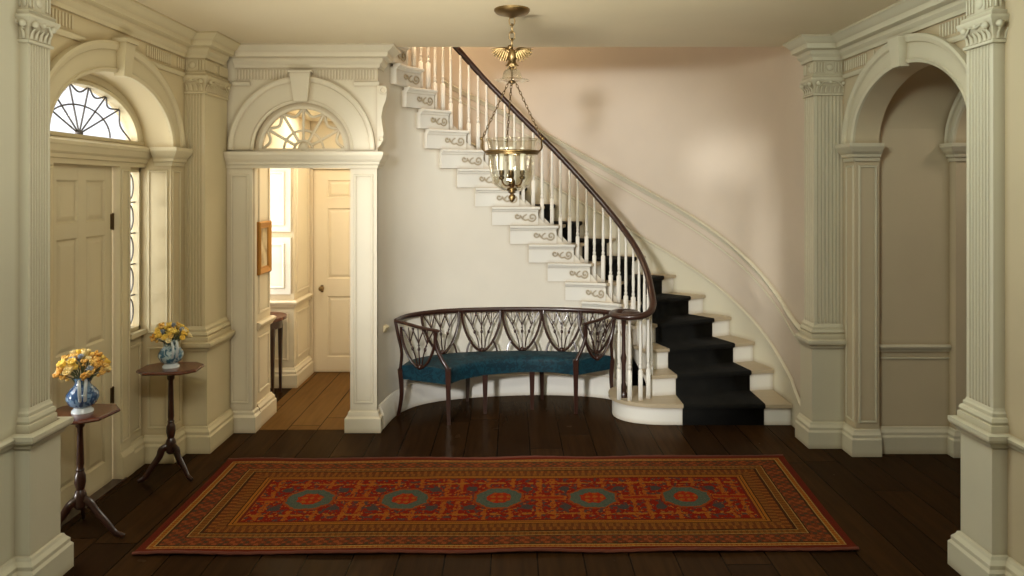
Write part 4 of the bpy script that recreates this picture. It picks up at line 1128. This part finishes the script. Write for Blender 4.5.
chain((0, 0, LZ - .055), (0, 0, 3.065), 4, .028, .006).build('top_chain', 'brass', la, 60)
eg = MB()
eg.ball((0, 0, 3.0), .04, 12, 8, (.75, .7, 1.35)); eg.ball((-.012, 0, 3.06), .02, 10, 6); eg.tube([(-.022, 0, 3.062), (-.042, 0, 3.055), (-.046, 0, 3.045)], [.009, .006, .002], 6)
for s_ in (-1, 1):
    eg.tube(smoothpath([(s_ * .012, 0, 3.02), (s_ * .045, 0, 3.05), (s_ * .09, 0, 3.052), (s_ * .145, 0, 3.045)], 10), [.014, .014, .013, .012, .011, .010, .009, .008, .007, .005, .003], 6)
    for (rx, rz, tx, tz) in ((.095, 3.048, .138, 3.022), (.085, 3.047, .126, 3.005), (.075, 3.046, .112, 2.990), (.062, 3.043, .096, 2.978), (.05, 3.038, .08, 2.968), (.038, 3.03, .062, 2.962), (.028, 3.02, .045, 2.96)):
        eg.tube([(s_ * rx, 0, rz), (s_ * (rx * .45 + tx * .55), .003, rz * .45 + tz * .55), (s_ * tx, 0, tz)], [.010, .0105, .003], 6)
    eg.tube([(s_ * .015, 0, 2.965), (s_ * .03, 0, 2.94), (s_ * .045, 0, 2.935)], [.010, .008, .004], 6)
for k in range(5):
    a = (k - 2) * .25; eg.tube([(0, 0, 2.96), (.07 * math.sin(a), 0, 2.96 - .055 * math.cos(a))], [.009, .004], 6)
eg.build('eagle_ornament', 'brass', la, 60)
MB().tube([(0, 0, 2.95), (0, 0, 2.80)], .006, 8).build('stem', 'brass_dark', la, 60)
# smoke bell
sb_ = MB(); prof = [(.012, 2.915), (.035, 2.912), (.055, 2.897), (.064, 2.872), (.068, 2.850), (.085, 2.836), (.118, 2.832), (.122, 2.836)]
rs = [[(r_ * math.cos(2 * PI * k / 32), r_ * math.sin(2 * PI * k / 32), z) for k in range(32)] for r_, z in prof]
sb_.rings(rs); sb_.build('smoke_bell', 'glass', la, 60)
MB().lathe([(.001, 2.93), (.016, 2.928), (.018, 2.915), (.008, 2.905), (.006, 2.84), (.02, 2.83), (.02, 2.815), (.001, 2.81)], n=16).build('bell_cap', 'brass_dark', la, 50)
AN = (math.radians(180), math.radians(0), math.radians(262))
rz_ = 2.346
for a in (math.radians(186), math.radians(-6), math.radians(270 + 178), ):
    pass
for a in (math.radians(190), math.radians(-10), math.radians(100)):
    e = (.205 * math.cos(a), .205 * math.sin(a), 2.435)
    chain((.02 * math.cos(a), .02 * math.sin(a), 2.83), e, 17, .0105, .003).build('chain', 'brass_dark', la, 60)
    hb = MB().tube(smoothpath([(.182 * math.cos(a), .182 * math.sin(a), rz_), (.205 * math.cos(a), .205 * math.sin(a), 2.37), (.203 * math.cos(a), .203 * math.sin(a), 2.42), (.218 * math.cos(a), .218 * math.sin(a), 2.44)], 12), .0065, 6)
    hb.ball((.212 * math.cos(a), .212 * math.sin(a), 2.435), .012, 8, 6)
    hb.build('hook_arm', 'brass', la, 60)
jar = [(.182, 2.432), (.18, 2.425), (.168, 2.40), (.163, 2.36), (.16, 2.30), (.157, 2.24), (.148, 2.18), (.125, 2.125), (.085, 2.09), (.03, 2.075)]
rs = [[(r_ * math.cos(2 * PI * k / 48), r_ * math.sin(2 * PI * k / 48), z) for k in range(48)] for r_, z in jar]
MB().rings(rs).build('bell_jar', 'glass', la, 80)
rg = MB().torus((0, 0, rz_), .180, .010, 'z', 48, 8); rg.torus((0, 0, rz_ - .014), .174, .006, 'z', 48, 6); rg.build('ring_band', 'brass', la, 60)
MB().torus((0, 0, 2.432), .181, .004, 'z', 48, 6).build('jar_rim', 'glass', la, 60)
MB().lathe([(.001, 2.105), (.03, 2.10), (.035, 2.085), (.026, 2.07), (.012, 2.06), (.022, 2.045), (.026, 2.032), (.016, 2.015), (.010, 2.008), (.001, 2.0)], n=20).build('finial', 'brass', la, 50)
MB().lathe([(.001, 2.22), (.012, 2.215), (.016, 2.19), (.010, 2.17), (.02, 2.15), (.024, 2.13), (.012, 2.10), (.001, 2.10)], n=16).build('candle_hub', 'brass_dark', la, 50)
for a in (math.radians(200), math.radians(-20), math.radians(265)):
    ca, sa = math.cos(a), math.sin(a); R_ = .075
    ar = MB().tube(smoothpath([(0, 0, 2.14), (.03 * ca, .03 * sa, 2.115), (.06 * ca, .06 * sa, 2.125), (R_ * ca, R_ * sa, 2.16)], 10), .006, 6)
    ar.lathe([(.006, 2.155), (.018, 2.165), (.020, 2.175), (.012, 2.182), (.017, 2.20), (.016, 2.222), (.001, 2.222)], (R_ * ca, R_ * sa, 0), 12)
    arm_ = ar.build('candle_arm', 'brass_dark', la, 50)
    cd = MB().lathe([(.016, 2.22), (.016, 2.37), (.009, 2.378), (.001, 2.378)], (R_ * ca, R_ * sa, 0), 14); cd.build('candle', 'candle', arm_, 50)

# ------------------------------------------------------------------ light
def area(name, loc, target, sx, sy, power, color=(1, .9, .75)):
    l = bpy.data.lights.new(name, 'AREA'); l.shape = 'RECTANGLE'; l.size, l.size_y = sx, sy; l.energy = power; l.color = color
    o = bpy.data.objects.new(name, l); COL.objects.link(o); o.location = loc
    o.rotation_euler = (Vector(target) - Vector(loc)).to_track_quat('-Z', 'Y').to_euler(); return o
def spot(name, loc, target, power, deg, blend, rad, color=(1, .97, .91)):
    l = bpy.data.lights.new(name, 'SPOT'); l.energy = power; l.spot_size = math.radians(deg); l.spot_blend = blend; l.shadow_soft_size = rad; l.color = color
    o = bpy.data.objects.new(name, l); COL.objects.link(o); o.location = loc
    o.rotation_euler = (Vector(target) - Vector(loc)).to_track_quat('-Z', 'Y').to_euler(); return o
spot('hall_spotlight', (-1.5, -.5, 2.85), (.40, 7.0, 1.45), 1380, 36, .7, .22, (1, .985, .96))
area('hall_fill', (-.6, 1.4, 3.25), (-.6, 4.8, 1.0), 1.6, .4, 68, (1, .97, .82))  # added soft fill below the ceiling, no such lamp in the hall
area('ceiling_fill', (-.6, 3.3, .4), (-.6, 4.4, 3.3), 1.0, .5, 23, (1, .93, .74)).data.spread = math.radians(105)  # added upward fill that brightens the ceiling, no fixture there
area('right_side_fill', (.9, 3.3, 3.15), (2.6, 5.9, 1.7), .5, .4, 20, (.92, 1, .88))  # added greenish fill for the right pilaster and wall, no fixture there
area('stair_lamp', (-.75, 6.75, 4.3), (-.7, 8.3, 3.0), .2, .2, 24, (1, .70, .42))
area('stairwell_lamp', (.6, 6.9, 5.5), (.5, 7.6, 2), 2.2, .9, 4, (1, .88, .72))
area('bay_window_light', (-3.15, 7.3, 1.75), (-1.9, 7.25, 1.4), .55, 1.4, 24, (1, .95, .84))
area('back_room_fill', (-1.75, 7.2, 2.82), (-1.9, 7.3, 0), .5, .8, 16, (1, .86, .64))  # added warm fill that brightens the back room, no fixture there
area('alcove_lamp', (4.0, 4.9, 3.0), (4.0, 5.3, 0), .4, .4, 4, (1, .85, .66))
s = bpy.data.lights.new('sun', 'SUN'); s.energy = 1.9; s.angle = .10; s.color = (1, .96, .88)
so = bpy.data.objects.new('sun', s); COL.objects.link(so); so.rotation_euler = Vector((.88, .46, -.035)).to_track_quat('-Z', 'Y').to_euler()
area('door_daylight', (-3.6, 4.5, 2.3), (-2.6, 5.2, 1.9), 1.6, 1.8, 60, (1, .97, .9))
wd = bpy.data.worlds.new('world'); SC.world = wd; wd.use_nodes = True
bg = wd.node_tree.nodes['Background']; bg.inputs[0].default_value = (.95, .97, 1, 1); bg.inputs[1].default_value = 1.3

# ------------------------------------------------------------------ camera
cam = bpy.data.cameras.new('camera'); co = bpy.data.objects.new('camera', cam); COL.objects.link(co)
co.location = (0, 0, 2.1); co.rotation_euler = (PI / 2, 0, 0)
cam.sensor_width = 36; cam.lens = 36 * 720 / 1024; cam.shift_y = -100 / 1024; cam.clip_start = .05
SC.camera = co
SC.view_settings.view_transform = 'Standard'
SC.view_settings.look = 'None'
SC.view_settings.exposure = 0
SC.cycles.use_denoising = True
SC.cycles.max_bounces = 10; SC.cycles.diffuse_bounces = 5; SC.cycles.transparent_max_bounces = 16
